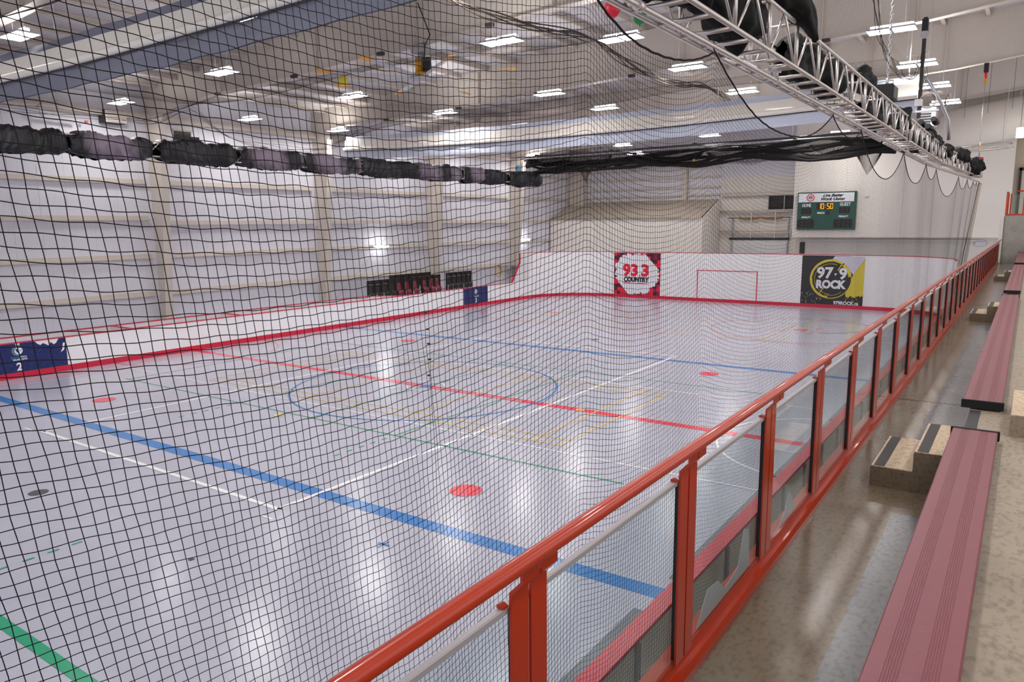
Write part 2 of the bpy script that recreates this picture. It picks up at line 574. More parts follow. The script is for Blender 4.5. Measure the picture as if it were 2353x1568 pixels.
b = MB()
rs_ = random.Random(5)
for k in range(420):
    x, y = rs_.uniform(-27, -4), rs_.uniform(2, 34)
    a = rs_.gauss(1.2, .5); l = rs_.uniform(.08, .5); wd_ = rs_.uniform(.004, .012)
    dx, dy = math.cos(a) * l, math.sin(a) * l; ex, ey = -math.sin(a) * wd_, math.cos(a) * wd_
    b.add([(x, y, .002), (x + dx, y + dy, .002), (x + dx + ex, y + dy + ey, .002), (x + ex, y + ey, .002)], [(0, 1, 2, 3)])
b.build('scuff_marks', mat('floor_scuff', srgb(200, 201, 212), **FLR), fl, kind='stuff')

# left wall with ribs, girts
wl = struct(MB().box(WX - .2, WX, -14, 54.6, 0, 11.2).build('wall_left', m_wwall))
for y in np.arange(9.4, 54, 1.0):
    MB().box(WX, WX + .012, y, y + .05, 0.2, 10.8).build('panel_rib', m_wwall, wl)
for z in (2.05, 3.7, 5.15, 6.9, 8.6):
    for a, b in zip(FY[1:], FY[2:]):
        zz = z - .1 + (.2 if (z == 5.15 and a < 10) else 0)
        MB().add([(WX, a + .2, zz), (WX + .2, a + .2, zz), (WX + .2, a + .2, zz + .05), (WX + .03, a + .2, zz + .05), (WX + .03, a + .2, zz + .2), (WX, a + .2, zz + .2),
                  (WX, b - .2, zz), (WX + .2, b - .2, zz), (WX + .2, b - .2, zz + .05), (WX + .03, b - .2, zz + .05), (WX + .03, b - .2, zz + .2), (WX, b - .2, zz + .2)],
                 [(0, 1, 7, 6), (1, 2, 8, 7), (2, 3, 9, 8), (3, 4, 10, 9), (4, 5, 11, 10), (0, 5, 4, 3, 2, 1), (6, 7, 8, 9, 10, 11)]).build('girt', m_beige, wl)
MB().box(WX, WX + .35, -14, 54, 9.5, 9.75).build('eave_strut', m_beige, wl)

# brace rods in one bay
for p, q in ((((-31.3, 27.4, .6)), (-31.3, 35.8, 7.4)), ((-31.3, 27.4, 7.4), (-31.3, 35.8, .6))):
    MB().tube([p, q], .012, 6).build('brace_rod', m_beige, wl)

# far wall
wf = struct(MB().box(WX, 14, 54.4, 54.6, 0, 14.2).build('wall_far', m_wwall))
for z in (6.95, 7.5, 8.25, 8.9):
    MB().box(-30.2, -19, 54.2, 54.4, z, z + .13).build('girt', m_beige, wf)
MB().box(-31.65, -30.25, 53.7, 54.4, 0, 10.6).build('corner_column', m_beige, wf)
MB().box(-21.9, -21.55, 54.1, 54.4, 6.6, 10.6).build('mullion', m_beige, wf)

# end wall that carries the scoreboard, its recessed foot, and the wall beyond it
we = struct(MB().box(-11.9, -.95, 47, 48.4, 4.0, 13.0).build('wall_scoreboard', m_plaster))
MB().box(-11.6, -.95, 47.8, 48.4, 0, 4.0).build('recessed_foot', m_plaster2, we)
MB().box(-11.4, -2.0, 47.72, 47.8, 3.78, 3.86).build('light_strip', m_white, we)
MB().box(-11.6, -11.3, 47.74, 47.8, 3.0, 3.7).build('vent_grille', m_dark, we)
MB().box(-2.4, -1.9, 47.72, 47.8, 3.55, 3.8).build('wall_box', m_galv, we)
for x in (-9.0, -6.0, -3.2):
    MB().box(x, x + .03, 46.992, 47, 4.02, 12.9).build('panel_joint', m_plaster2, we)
wr = struct(MB().box(-.95, 9, 49, 49.2, 3, 14).build('wall_landing', m_tan))
dr = struct(MB().box(-.62, .5, 48.9, 49, 5.2, 7.55).build('door_1', m_tan))
fr = MB(); fr.box(-.72, -.6, 48.84, 49, 5.2, 7.7); fr.box(-.72, .6, 48.84, 49, 7.55, 7.7); fr.box(.5, .6, 48.84, 49, 5.2, 7.7); fr.build('door_frame', m_dark, dr)
MB().tube([(.35, 48.86, 6.2), (.35, 48.8, 6.2), (.22, 48.8, 6.2)], .012, 6).build('door_handle', m_galv, dr)

# vestibule shed in the far corner
vs = thing('vestibule_shed', 'white walled shed with a sloping tan roof in the far left corner', 'shed', (-25, 50.8, 0))
b = MB(); b.prism([(-31.6, 50.8, 0), (-19, 50.8, 0), (-19, 50.8, 5.29), (-31.6, 50.8, 5.29)], (0, .12, 0)); b.build('front_wall', m_plaster, vs)
MB().prism([(-19.1, 50.92, 0), (-19.1, 54.3, 0), (-19.1, 54.3, 6.6), (-19.1, 50.92, 5.25)], (.1, 0, 0)).build('side_wall', m_plaster, vs)
MB().add([(-31.6, 50.7, 5.29), (-19.15, 50.7, 5.29), (-19.15, 54.3, 6.66), (-31.6, 54.3, 6.66), (-31.6, 50.7, 5.21), (-19.15, 50.7, 5.21), (-19.15, 54.3, 6.58), (-31.6, 54.3, 6.58)],
         [(0, 1, 2, 3), (7, 6, 5, 4), (0, 4, 5, 1), (1, 5, 6, 2), (3, 2, 6, 7), (0, 3, 7, 4)]).build('roof_panel', m_shed, vs)
MB().tube([(-31.5, 50.66, 5.32), (-20.6, 50.66, 5.36), (-20.6, 50.66, 5.95), (-19.1, 51.9, 6.0)], .03, 6).build('conduit', m_galv, vs)
for x in np.arange(-31, -19.2, .6):
    MB().box(x, x + .02, 50.785, 50.8, .1, 5.2).build('panel_rib', m_plaster2, vs)

# frames: columns and rafters
for i, y in enumerate(FY[:-1]):
    fr = thing('portal_frame', 'beige steel portal frame, %s from the camera along the left wall' % ORD[max(i - 1, 0)], 'steel frame', (WX, y, 0), kind='structure')
    if i == 0: fr['label'] = 'beige steel portal frame above and behind the viewer'
    x0, xa, xb = WX + .02, WX + .58, WX + 1.35
    c = MB()
    c.prism([(x0, y, 0), (xa, y, 0), (xb, y, 9.4), (xb, y, 10.95), (x0, y, 10.87)], (0, .03, 0))
    c.build('column_web', m_beige, fr)
    c = MB()
    c.prism([(xa, y - .16, 0), (xa + .03, y - .16, 0), (xb + .03, y - .16, 9.4), (xb, y - .16, 9.4)], (0, .35, 0))
    c.build('column_flange', m_beige, fr)
    xs = [p[0] for p in RB]
    poly = [(x, y, z) for x, z in RB] + [(x, y, roof_z(x)) for x in (14, 0, -15, -30.36)]
    MB().prism(poly, (0, .03, 0)).build('rafter_web', m_beige, fr)
    fb = MB()
    n = len(RB)
    vs_ = []
    for x, z in RB: vs_ += [(x, y - .15, z), (x, y + .18, z), (x, y - .15, z - .03), (x, y + .18, z - .03)]
    fs_ = []
    for k in range(n - 1):
        a = 4 * k
        fs_ += [(a, a + 1, a + 5, a + 4), (a + 2, a + 6, a + 7, a + 3), (a, a + 4, a + 6, a + 2), (a + 1, a + 3, a + 7, a + 5)]
    fb.add(vs_, fs_); fb.build('rafter_flange', m_beige, fr)
    for x in (-26, -20.5, -16, -11, -6.2, -3.4, -.5, 3):
        MB().box(x, x + .03, y - .12, y, raft_z(x), roof_z(x)).build('stiffener', m_beige, fr)

# ceiling and purlins
ce = struct(MB().add([(WX, -14, roof_z(WX)), (14, -14, roof_z(14)), (14, 54.6, roof_z(14)), (WX, 54.6, roof_z(WX)),
                      (WX, -14, roof_z(WX) + .15), (14, -14, roof_z(14) + .15), (14, 54.6, roof_z(14) + .15), (WX, 54.6, roof_z(WX) + .15)],
                     [(0, 1, 2, 3), (7, 6, 5, 4), (0, 4, 5, 1), (1, 5, 6, 2), (2, 6, 7, 3), (3, 7, 4, 0)]).build('ceiling', m_roof))
for x in np.arange(-30.6, 13, 1.5):
    z = roof_z(x)
    MB().prism([(x, -14, z), (x + .07, -14, z), (x + .07, -14, z - .17), (x + .14, -14, z - .17), (x + .14, -14, z - .22), (x, -14, z - .22)], (0, 68.4, 0)).build('purlin', m_beige, ce)

# ================================================================== STANDS
sf = struct(MB().box(-1.16, -.277, -3, 41, 2.6, 3.0).build('floor_stand_aisle', m_conc))
s2 = struct(MB().box(-.277, .75, -3, 41, 2.6, 3.44).build('floor_stand_tier', m_conc2))
struct(MB().box(.75, 9, -3, 41, 2.6, 3.88).build('floor_stand_upper', m_conc2))
MB().box(-.275, -.2, 5.95, 6.75, 3.44, 3.443).build('grip_strip', m_dark, s2)
MB().box(-.275, -.2, 17.1, 17.95, 3.44, 3.443).build('grip_strip', m_dark, s2)
for y in (8.9, 20.0, 31.0):
    MB().box(-1.04, -.277, y, y + .012, 2.99, 3.003).build('floor_joint', m_dark, sf)
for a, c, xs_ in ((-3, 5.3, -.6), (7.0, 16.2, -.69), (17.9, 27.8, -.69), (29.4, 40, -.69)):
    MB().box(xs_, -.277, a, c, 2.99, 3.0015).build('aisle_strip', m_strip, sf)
ss = struct(MB().box(-1.21, -1.165, -3, 41, 0, 2.9).build('wall_stand', m_concg))

# pier and landing at the end of the stand
pr = struct(MB().box(-1.0, 9, 40.2, 41.4, 3.0, 5.12).build('wall_pier', m_concg))
MB().box(-1.14, -1.0, 40.1, 41.4, 3.0, 5.1).build('corner_strip', m_plaster2, pr)
lb = thing('landing_balustrade', 'short red balustrade on top of the concrete pier', 'railing', (-.9, 40.4, 5.12))
for x in (-.93, -.35, .25):
    b = MB(); b.box(x, x + .06, 40.32, 40.44, 5.12, 6.1); b.box(x + .1, x + .16, 40.32, 40.44, 5.12, 6.1); b.build('post', m_rail, lb)
MB().box(-.96, 3, 40.3, 40.46, 5.12, 5.2).build('base_rail', m_rail, lb)
MB().tube([(-.6, 40.36, 6.2), (3, 40.36, 6.2)], .032, 10).build('handrail', m_rail, lb)
MB().box(-.75, 3, 40.37, 40.39, 5.22, 6.05).build('glass_panel', m_glass, lb)
b = MB(); b.box(-.98, -.9, 40.2, 41.3, 5.12, 6.18); b.build('side_panel', m_rail, lb)

# aisle steps: (y0) each with lower and upper block
for k, y0 in enumerate((5.79, 16.7, 28.2)):
    st = thing('aisle_step', ['concrete double step with dark grip strips beside the nearest bench end',
                              'second concrete double step along the aisle, beyond the long bench',
                              'farthest concrete double step in the aisle, near the pier'][k], 'step', (-.7, y0, 3.0), 'concrete aisle steps')
    y1 = y0 + .92
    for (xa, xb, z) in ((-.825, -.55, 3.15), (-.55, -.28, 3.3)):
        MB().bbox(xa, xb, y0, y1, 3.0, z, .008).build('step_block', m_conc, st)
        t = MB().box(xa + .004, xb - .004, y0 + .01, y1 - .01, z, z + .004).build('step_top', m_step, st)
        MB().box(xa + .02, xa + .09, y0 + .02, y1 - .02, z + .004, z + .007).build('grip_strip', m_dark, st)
    pass
st = thing('tier_step', 'pale concrete step block on the upper tier at the right edge', 'step', (.1, 6.05, 3.44))
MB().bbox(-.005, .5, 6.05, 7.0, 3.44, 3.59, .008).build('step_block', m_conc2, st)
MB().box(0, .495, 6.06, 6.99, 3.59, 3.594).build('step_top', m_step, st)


# benches
def bench(y0, y1, label, seams=()):
    t = thing('bench', label, 'bench', (-.2, y0, 3.46), 'maroon plank benches along the tier')
    x0, x1, zt = -.328, -.064, 3.512
    # grooved plank: section across x
    sec = [(x0, 3.468), (x0, zt - .006), (x0 + .006, zt)]
    def groove(a): return [(a, zt), (a + .001, zt - .002), (a + .0035, zt - .002), (a + .0045, zt)]
    for a in [x0 + .055 + k * .0085 for k in range(6)]: sec += groove(a)
    for a in [x1 - .1 + k * .0085 for k in range(6)]: sec += groove(a)
    sec += [(x1 - .006, zt), (x1, zt - .006), (x1, 3.468)]
    ys = [y0] + list(seams) + [y1]
    for a, c in zip(ys, ys[1:]):
        MB().sweep_y(list(reversed(sec)), a + .002, c - .002).build('seat_plank', m_bench, t)
    for y in (y0, y1):
        b = MB(); b.bbox(x0 - .012, x1 + .012, y - .012, y + .012, 3.45, zt + .004, .004); b.build('end_cap', m_rubber, t)
    y = y0 + .4
    while y < y1:
        b = MB(); b.box(x0 + .05, x1 - .03, y, y + .05, 3.44, 3.47); b.build('bracket', m_galv, t)
        y += 1.5
    return t


bench(-2.5, 5.83, 'nearest maroon plank bench, running into the bottom right corner')
bench(6.8, 17.05, 'second maroon plank bench, between the first two aisle steps', (12.25,))
bench(18.05, 28.8, 'third maroon plank bench, beyond the second aisle step', (23.3,))
bench(30.0, 40.0, 'farthest maroon plank bench, ending against the concrete pier', (35,))

# balustrade
bal = thing('glass_balustrade', 'long orange-red balustrade with glass panels along the stand edge', 'railing', (-1.05, 0, 3.0))
MB().tube([(-1.012, y, 4.062) for y in np.linspace(-2, 39.8, 30)], .0238, 16).build('handrail', m_rail, bal)
sec = [(-1.035, 3.0), (-1.035, 3.035), (-1.05, 3.06), (-1.075, 3.06), (-1.085, 3.1), (-1.15, 3.1), (-1.15, 3.0)]
MB().sweep_y(sec, -2, 40.0).build('base_rail', m_rail, bal)
plate_pts = [(-1.075, 3.1), (-1.066, 3.1), (-1.066, 3.945), (-1.029, 3.985), (-1.029, 4.055), (-1.038, 4.055), (-1.038, 3.99), (-1.075, 3.95)]
ma = MB().prism([(x, -.041, z) for x, z in reversed(plate_pts)], (0, .082, 0))
post0 = ma.build('post_bar', m_rail); pme = post0.data; bpy.data.objects.remove(post0)


def inst(me, name, parent, loc):
    o = bpy.data.objects.new(name, me); COL.objects.link(o); o.parent = parent
    o.location = Vector(loc) - ORG[parent.name]
    ORG[o.name] = ORG[parent.name]
    return o


def unit(mb, name, m):
    o = mb.build(name, m); me = o.data; bpy.data.objects.remove(o); return me


PS = [1.603 + 1.187 * k for k in range(-3, 33)]
g_me = unit(MB().box(-1.095, -1.087, -.03, 1.128, 3.1, 3.89), 'glass_panel', m_glass)
t_me = unit(MB().bbox(-1.102, -1.08, -.03, 1.128, 3.884, 3.908, .004), 'top_trim', m_trim)
k_me = unit(MB().box(-1.103, -1.076, -.055, -.035, 3.1, 3.884), 'gasket', m_rubber)
c_me = unit(MB().prism([(-1.102, 0, 3.908), (-1.078, 0, 3.908), (-1.078, 0, 3.915), (-1.09, 0, 3.922), (-1.102, 0, 3.918)], (0, .02, 0)), 'clip', m_rail)
for y in PS:
    for d in (-.048, .048):
        inst(pme, 'post_bar', bal, (0, y + d, 0))
    inst(g_me, 'glass_panel', bal, (0, y, 0))
    inst(t_me, 'top_trim', bal, (0, y, 0))
    inst(k_me, 'gasket', bal, (0, y, 0))
    inst(c_me, 'clip', bal, (0, y - .11, 0))
# torn paper left on the back of two panes
MB().prism([(-1.1, 4.35, 3.11), (-1.1, 4.75, 3.11), (-1.1, 4.64, 3.24), (-1.1, 4.58, 3.27), (-1.1, 4.5, 3.17)], (.002, 0, 0)).build('torn_paper', m_paper, bal)
MB().prism([(-1.1, 3.02, 3.1), (-1.1, 3.8, 3.1), (-1.1, 3.76, 3.32), (-1.1, 3.68, 3.35), (-1.1, 3.6, 3.17), (-1.1, 3.4, 3.14), (-1.1, 3.3, 3.22), (-1.1, 3.15, 3.24)], (.002, 0, 0)).build('torn_paper', m_paper, bal)


# ================================================================== RINK BOARDS
def path_pts():
    P = []
    R = 4.0
    P.append((XL, 2.0)); P.append((XL, YF - R))
    for k in range(1, 13):
        a = PI - (PI / 2) * k / 12
        P.append((XL + R + R * math.cos(a), YF - R + R * math.sin(a)))
    for k in range(0, 13):
        a = PI / 2 - (PI / 2) * k / 12
        P.append((XR - R + R * math.cos(a), YF - R + R * math.sin(a)))
    P.append((XR, 1.0))
    return P


def resample(P, step):
    out = [Vector((*P[0], 0))]
    for a, b in zip(P, P[1:]):
        a = Vector((*a, 0)); b = Vector((*b, 0)); L = (b - a).length
        n = max(1, round(L / step))
        for k in range(1, n + 1): out.append(a.lerp(b, k / n))
    return out


def outn(p, q):
    d = (q - p).normalized()
    return Vector((-d.y, d.x, 0))          # outward (left of travel)


def ribbon(pts, d0, d1, z0, z1f, name, m, parent, label=None):
    b = MB()
    n = len(pts)
    nrm = []
    for i in range(n):
        a = pts[max(i - 1, 0)]; c = pts[min(i + 1, n - 1)]
        nrm.append(outn(a, c))
    vs = []
    for i, p in enumerate(pts):
        z1 = z1f(p) if callable(z1f) else z1f
        z0v = z0(p) if callable(z0) else z0
        for d, z in ((d0, z0v), (d0, z1), (d1, z1), (d1, z0v)):
            q = p + nrm[i] * d
            vs.append((q.x, q.y, z))
    fs = []
    for i in range(n - 1):
        a = 4 * i
        for k in range(4):
            k2 = (k + 1) % 4
            fs.append((a + k, a + k2, a + 4 + k2, a + 4 + k))
    fs += [(3, 2, 1, 0), tuple(4 * (n - 1) + k for k in range(4))]
    b.add(vs, fs)
    return b.build(name, m, parent, label)


def split(pts, per):
    out = []
    i = 0
    while i < len(pts) - 1:
        out.append(pts[i:i + per + 1]); i += per
    return out


full = resample(path_pts(), 0.6)
iL = next(i for i, p in enumerate(full) if p.y > 38.7)
iR = max(i for i, p in enumerate(full) if p.x > -4 and p.y > 40.5)
left, end, right = full[:iL + 1], full[iL:iR + 1], full[iR:]


def end_top(p):
    if p.x < -20:
        if p.y < 40.2: return 1.2 + (p.y - left[-1].y) / (40.2 - left[-1].y) * 1.4
    return 3.03


# extra points for the slanted step
stepA = left[-1]
sp = [stepA, Vector((XL, 40.25, 0)), Vector((XL, 40.3, 0))]
end2 = sp + [p for p in end if not (p.x < -20 and p.y < 40.4)]


def end_top2(p):
    if (p - stepA).length < 1e-6: return 1.2
    if abs(p.y - 40.25) < 1e-6: return 2.45
    return 3.03


for nm, pts, top, lab in (('dasher_boards', left, 1.17, 'low white dasher boards with red kick plate along the left side of the rink'),
                          ('end_boards', end2, end_top2, 'tall white rounded boards closing the far end of the rink'),
                          ('dasher_boards', right, 1.17, 'low rink boards with a red cap below the glass balustrade')):
    t = thing(nm, lab, 'rink boards', (pts[0].x, pts[0].y, 0))
    for seg in split(pts, 4):
        ribbon(seg, 0, .05, .2, top, 'board_panel', m_board, t)
    ribbon(pts, -.012, .05, 0, .2, 'kick_plate', m_kick, t)
    if nm == 'dasher_boards':
        ribbon(pts, -.015, .16 if lab.startswith('low rink') else .07, 1.17, 1.21, 'cap_rail', m_cap, t)
    else:
        ribbon(pts, -.01, .08, (lambda p: end_top2(p) - .0), lambda p: end_top2(p) + .035, 'cap_rail', m_kick, t)
        b = MB(); ya = stepA.y
        b.prism([(XL + .02, ya - .05, 1.17), (XL + .02, ya + .07, 1.17), (XL + .02, 40.3, 2.42), (XL + .02, 40.3, 3.065), (XL + .02, 40.2, 3.065), (XL + .02, 40.2, 2.5)], (-.08, 0, 0)); b.build('end_cap', m_kick, t)
    if lab.startswith('low rink'):
        bk = [p for p in pts]
        ribbon(bk, .12, .14, .02, 1.15, 'back_sheet', m_bback, t)
        y = 2.0
        while y < 38:
            MB().box(XR + .14, XR + .17, y, y + .08, 0, 1.15).build('back_frame', m_lgrey, t)
            y += 1.22
dash_left = [o for o in bpy.data.objects if o.name == 'dasher_boards'][0]

# player benches behind the left boards
pb = thing('player_box', 'white player box with red capped back wall behind the left boards', 'player box', (-29, 18, 0))
MB().box(-29.05, -29.0, 5, 27.9, 0, 1.17).build('back_wall', m_board, pb)
MB().box(-29.06, -28.98, 5, 27.9, 1.17, 1.21).build('cap_rail', m_cap, pb)
for y in (14.3, 19.1):
    MB().box(-29, XL - .05, y, y + .05, 0, 1.17).build('divider', m_board, pb)
    MB().box(-29, XL - .05, y - .01, y + .06, 1.17, 1.21).build('cap_rail', m_cap, pb)
MB().prism([(-29, 27.9, 0), (-28.95, 27.9, 0), (-27.45, 29.3, 0), (-27.5, 29.3, 0)], (0, 0, 1.17)).build('divider', m_board, pb)
MB().prism([(-29.02, 27.9, 1.17), (-28.93, 27.9, 1.17), (-27.43, 29.3, 1.17), (-27.52, 29.3, 1.17)], (0, 0, .04)).build('cap_rail', m_cap, pb)


# ---- sponsor panels
def poly_s(name, pts, y, m, parent, d=.003, label=None):
    """flat print polygon on a plane facing -Y; pts (x,z)"""
    return MB().prism([(x, y, z) for x, z in pts], (0, -d, 0)).build(name, m, parent, label)


def ringmb(cx, cz, r0_, r1_, y, a0=0, a1=2 * PI, n=56, sx=1.0, jag=0.0):
    b = MB(); o = 0
    vs = []
    for k in range(n + 1):
        a = a0 + (a1 - a0) * k / n
        j0 = random.uniform(-jag, jag)
        for q in (r0_ + j0, r1_): vs.append((cx + q * math.cos(a) * sx, y, cz + q * math.sin(a)))
    b.add(vs, [(2 * k, 2 * k + 2, 2 * k + 3, 2 * k + 1) for k in range(n)])
    return b


yp = YF - .004
s1 = thing('sponsor_panel', 'square red plaid panel reading 93.3 COUNTRY on the far boards', 'sign', (-21.3, yp, .2))
x0, x1, z0, z1 = -22.97, -19.6, .2, 3.0
pl = MB()
rnd = random.Random(3)
nx, nz = 14, 12
for i in range(nx):
    for j in range(nz):
        pl.cur = rnd.choice([0, 0, 0, 1, 1, 2])
        a, c = x0 + (x1 - x0) * i / nx, x0 + (x1 - x0) * (i + 1) / nx
        e, g = z0 + (z1 - z0) * j / nz, z0 + (z1 - z0) * (j + 1) / nz
        pl.add([(a, yp, e), (c, yp, e), (c, yp, g), (a, yp, g)], [(0, 1, 2, 3)])
pl.build('plaid_backing', [m_redprint, m_marprint, m_magprint], s1)
oct_ = []
base = [(-22.0, 2.98), (-21.3, 2.95), (-20.7, 2.92), (-19.7, 1.9), (-19.66, 1.35), (-20.0, .8), (-20.5, .33), (-21.1, .25), (-21.9, .22), (-22.85, 1.3), (-22.9, 2.1), (-22.5, 2.7)]
for (a, c), (e, g) in zip(base, base[1:] + base[:1]):
    smooth = (a, c) in ((-20.7, 2.92), (-21.9, .22))
    n = 1 if smooth else 8
    for k in range(n):
        t = k / n
        j = 0 if k == 0 else rnd.choice([0, .02, .05, .1, .16, -.03, -.08])
        px, pz = a + (e - a) * t, c + (g - c) * t
        dx, dz = px + 21.3, pz - 1.6
        L = math.hypot(dx, dz)
        oct_.append((max(x0 + .02, min(x1 - .02, px - dx / L * j)), max(z0 + .02, min(z1 - .02, pz - dz / L * j))))
b = MB()
b.add([(-21.3, yp - .003, 1.6)] + [(x, yp - .003, z) for x, z in oct_], [(0, 1 + (k + 1) % len(oct_), 1 + k) for k in range(len(oct_))])
b.build('white_field', m_whprint, s1)
text('93', 'numeral', s1, m_redprint, (-21.74, yp - .006, 1.8), 1.05, 'S', width=1.1, bold=.05)
text('3', 'numeral', s1, m_redprint, (-20.68, yp - .006, 1.8), 1.05, 'S', width=.56, bold=.05)
MB().box(-21.13, -21.02, yp - .009, yp - .006, 1.44, 1.55).build('decimal_mark', m_redprint, s1)
text('COUNTRY', 'lettering', s1, m_bkprint, (-21.33, yp - .006, 1.2), .42, 'S', width=1.85, bold=.026)
MB().prism([(-22.3, yp - .003, 1.0), (-20.4, yp - .003, .95), (-20.4, yp - .003, .92), (-22.25, yp - .003, .94)], (0, -.003, 0)).build('underline', m_redprint, s1)

s2_ = thing('sponsor_panel', 'black and yellow panel reading 97.9 ROCK on the far boards', 'sign', (-9.1, yp, .2))


def q(px, py): return (-10.76 + (px - 180) * .00301, 3.0 - (py - 200) * .0031)


poly_s('dark_backing', [(-10.76, .2), (-7.4, .2), (-7.4, 2.9), (-8.2, 3.0), (-10.76, 3.0)], yp, m_bkprint, s2_)
poly_s('white_area', [q(770, 205), q(730, 262), q(860, 300), q(1000, 420), q(1105, 535), q(1290, 255), q(1296, 205)], yp - .003, m_lavprint, s2_)
ys_ = [q(1105, 535), q(1296, 250), q(1296, 900)]
for k in range(16): ys_.append(q(1290 - k * 19, 925 + rnd.choice([-14, -6, 4, 10, 20]) + k * 2))
ys_ += [q(985, 900), q(1060, 700)]
b = MB(); yy = yp - .004
ctr = q(1180, 700)
b.add([(ctr[0], yy, ctr[1])] + [(x, yy, z) for x, z in ys_], [(0, 1 + k, 1 + (k + 1) % len(ys_)) for k in range(len(ys_))])
b.build('yellow_area', m_orange, s2_)
cx, cz = q(712, 628)
b = ringmb(cx, cz, 0.0, 1.12, yp - .006, n=64); b.build('record_disc', m_bkprint, s2_)
ringmb(cx, cz, 1.0, 1.13, yp - .009, .9, 4.6, jag=.015).build('ring', m_orange, s2_)
ringmb(cx, cz, 1.085, 1.13, yp - .009, -1.7, .2).build('ring', m_orange, s2_)
ringmb(cx, cz, .95, 1.13, yp - .009, .15, .95, jag=.03).build('ring', m_orange, s2_)
ringmb(cx, cz, .86, .885, yp - .009, 1.2, 4.7).build('ring', m_orange, s2_)
ringmb(cx, cz, .93, .95, yp - .009, 4.4, 5.4).build('ring', m_orange, s2_)
for a, c in (((900, 350), (835, 470)), ((590, 800), (530, 890))):
    p1, p2 = q(*a), q(*c)
    MB().prism([(p1[0] - .03, yp - .009, p1[1]), (p1[0] + .03, yp - .009, p1[1]), (p2[0] + .03, yp - .009, p2[1]), (p2[0] - .03, yp - .009, p2[1])], (0, -.002, 0)).build('needle', m_orange, s2_)
text('97', 'numeral', s2_, m_whprint, (q(605, 525)[0], yp - .012, q(605, 525)[1]), .86, 'S', width=.9, bold=.03)
text('9', 'numeral', s2_, m_whprint, (q(930, 535)[0], yp - .012, q(930, 535)[1]), .86, 'S', width=.42, bold=.03)
p = q(800, 545); MB().prism([(p[0] - .08, yp - .01, p[1] + .07), (p[0] + .08, yp - .01, p[1] + .07), (p[0] - .02, yp - .01, p[1] - .07)], (0, -.003, 0)).build('decimal_mark', m_whprint, s2_)
text('ROCK', 'lettering', s2_, m_whprint, (q(712, 735)[0], yp - .012, q(712, 735)[1]), .62, 'S', width=1.62, bold=.035)
text('979ROCK.ca', 'lettering', s2_, m_whprint, (q(1005, 1068)[0], yp - .008, q(1005, 1068)[1]), .27, 'S', width=1.33, bold=.01)
for k in range(26):
    a = q(175 + random.random() * 420, 880 + random.random() * 210)
    l = .05 + random.random() * .2; an = random.uniform(.6, 2.6)
    MB().prism([(a[0], yp - .004, a[1]), (a[0] + .03, yp - .004, a[1]), (a[0] + .015 + l * math.cos(an), yp - .004, a[1] + l * math.sin(an))], (0, -.002, 0)).build('crowd_stroke', m_lavprint, s2_)
for k in range(14):
    a = q(950 + random.random() * 320, 960 + random.random() * 150)
    l = .05 + random.random() * .2; an = random.uniform(.4, 2.0)
    MB().prism([(a[0], yp - .005, a[1]), (a[0] + .03, yp - .005, a[1]), (a[0] + .015 + l * math.cos(an), yp - .005, a[1] + l * math.sin(an))], (0, -.002, 0)).build('crowd_stroke', m_orange, s2_)

# painted goal outline on the far boards
gl_ = tag(MB().box(-17.11, -17.05, yp - .006, yp, .2, 1.97).box(-13.36, -13.3, yp - .006, yp, .2, 1.97).box(-17.11, -13.3, yp - .006, yp, 1.93, 1.98).build('goal_outline', m_cap), 'thin red goal outline on the far boards between the two panels', 'goal outline')


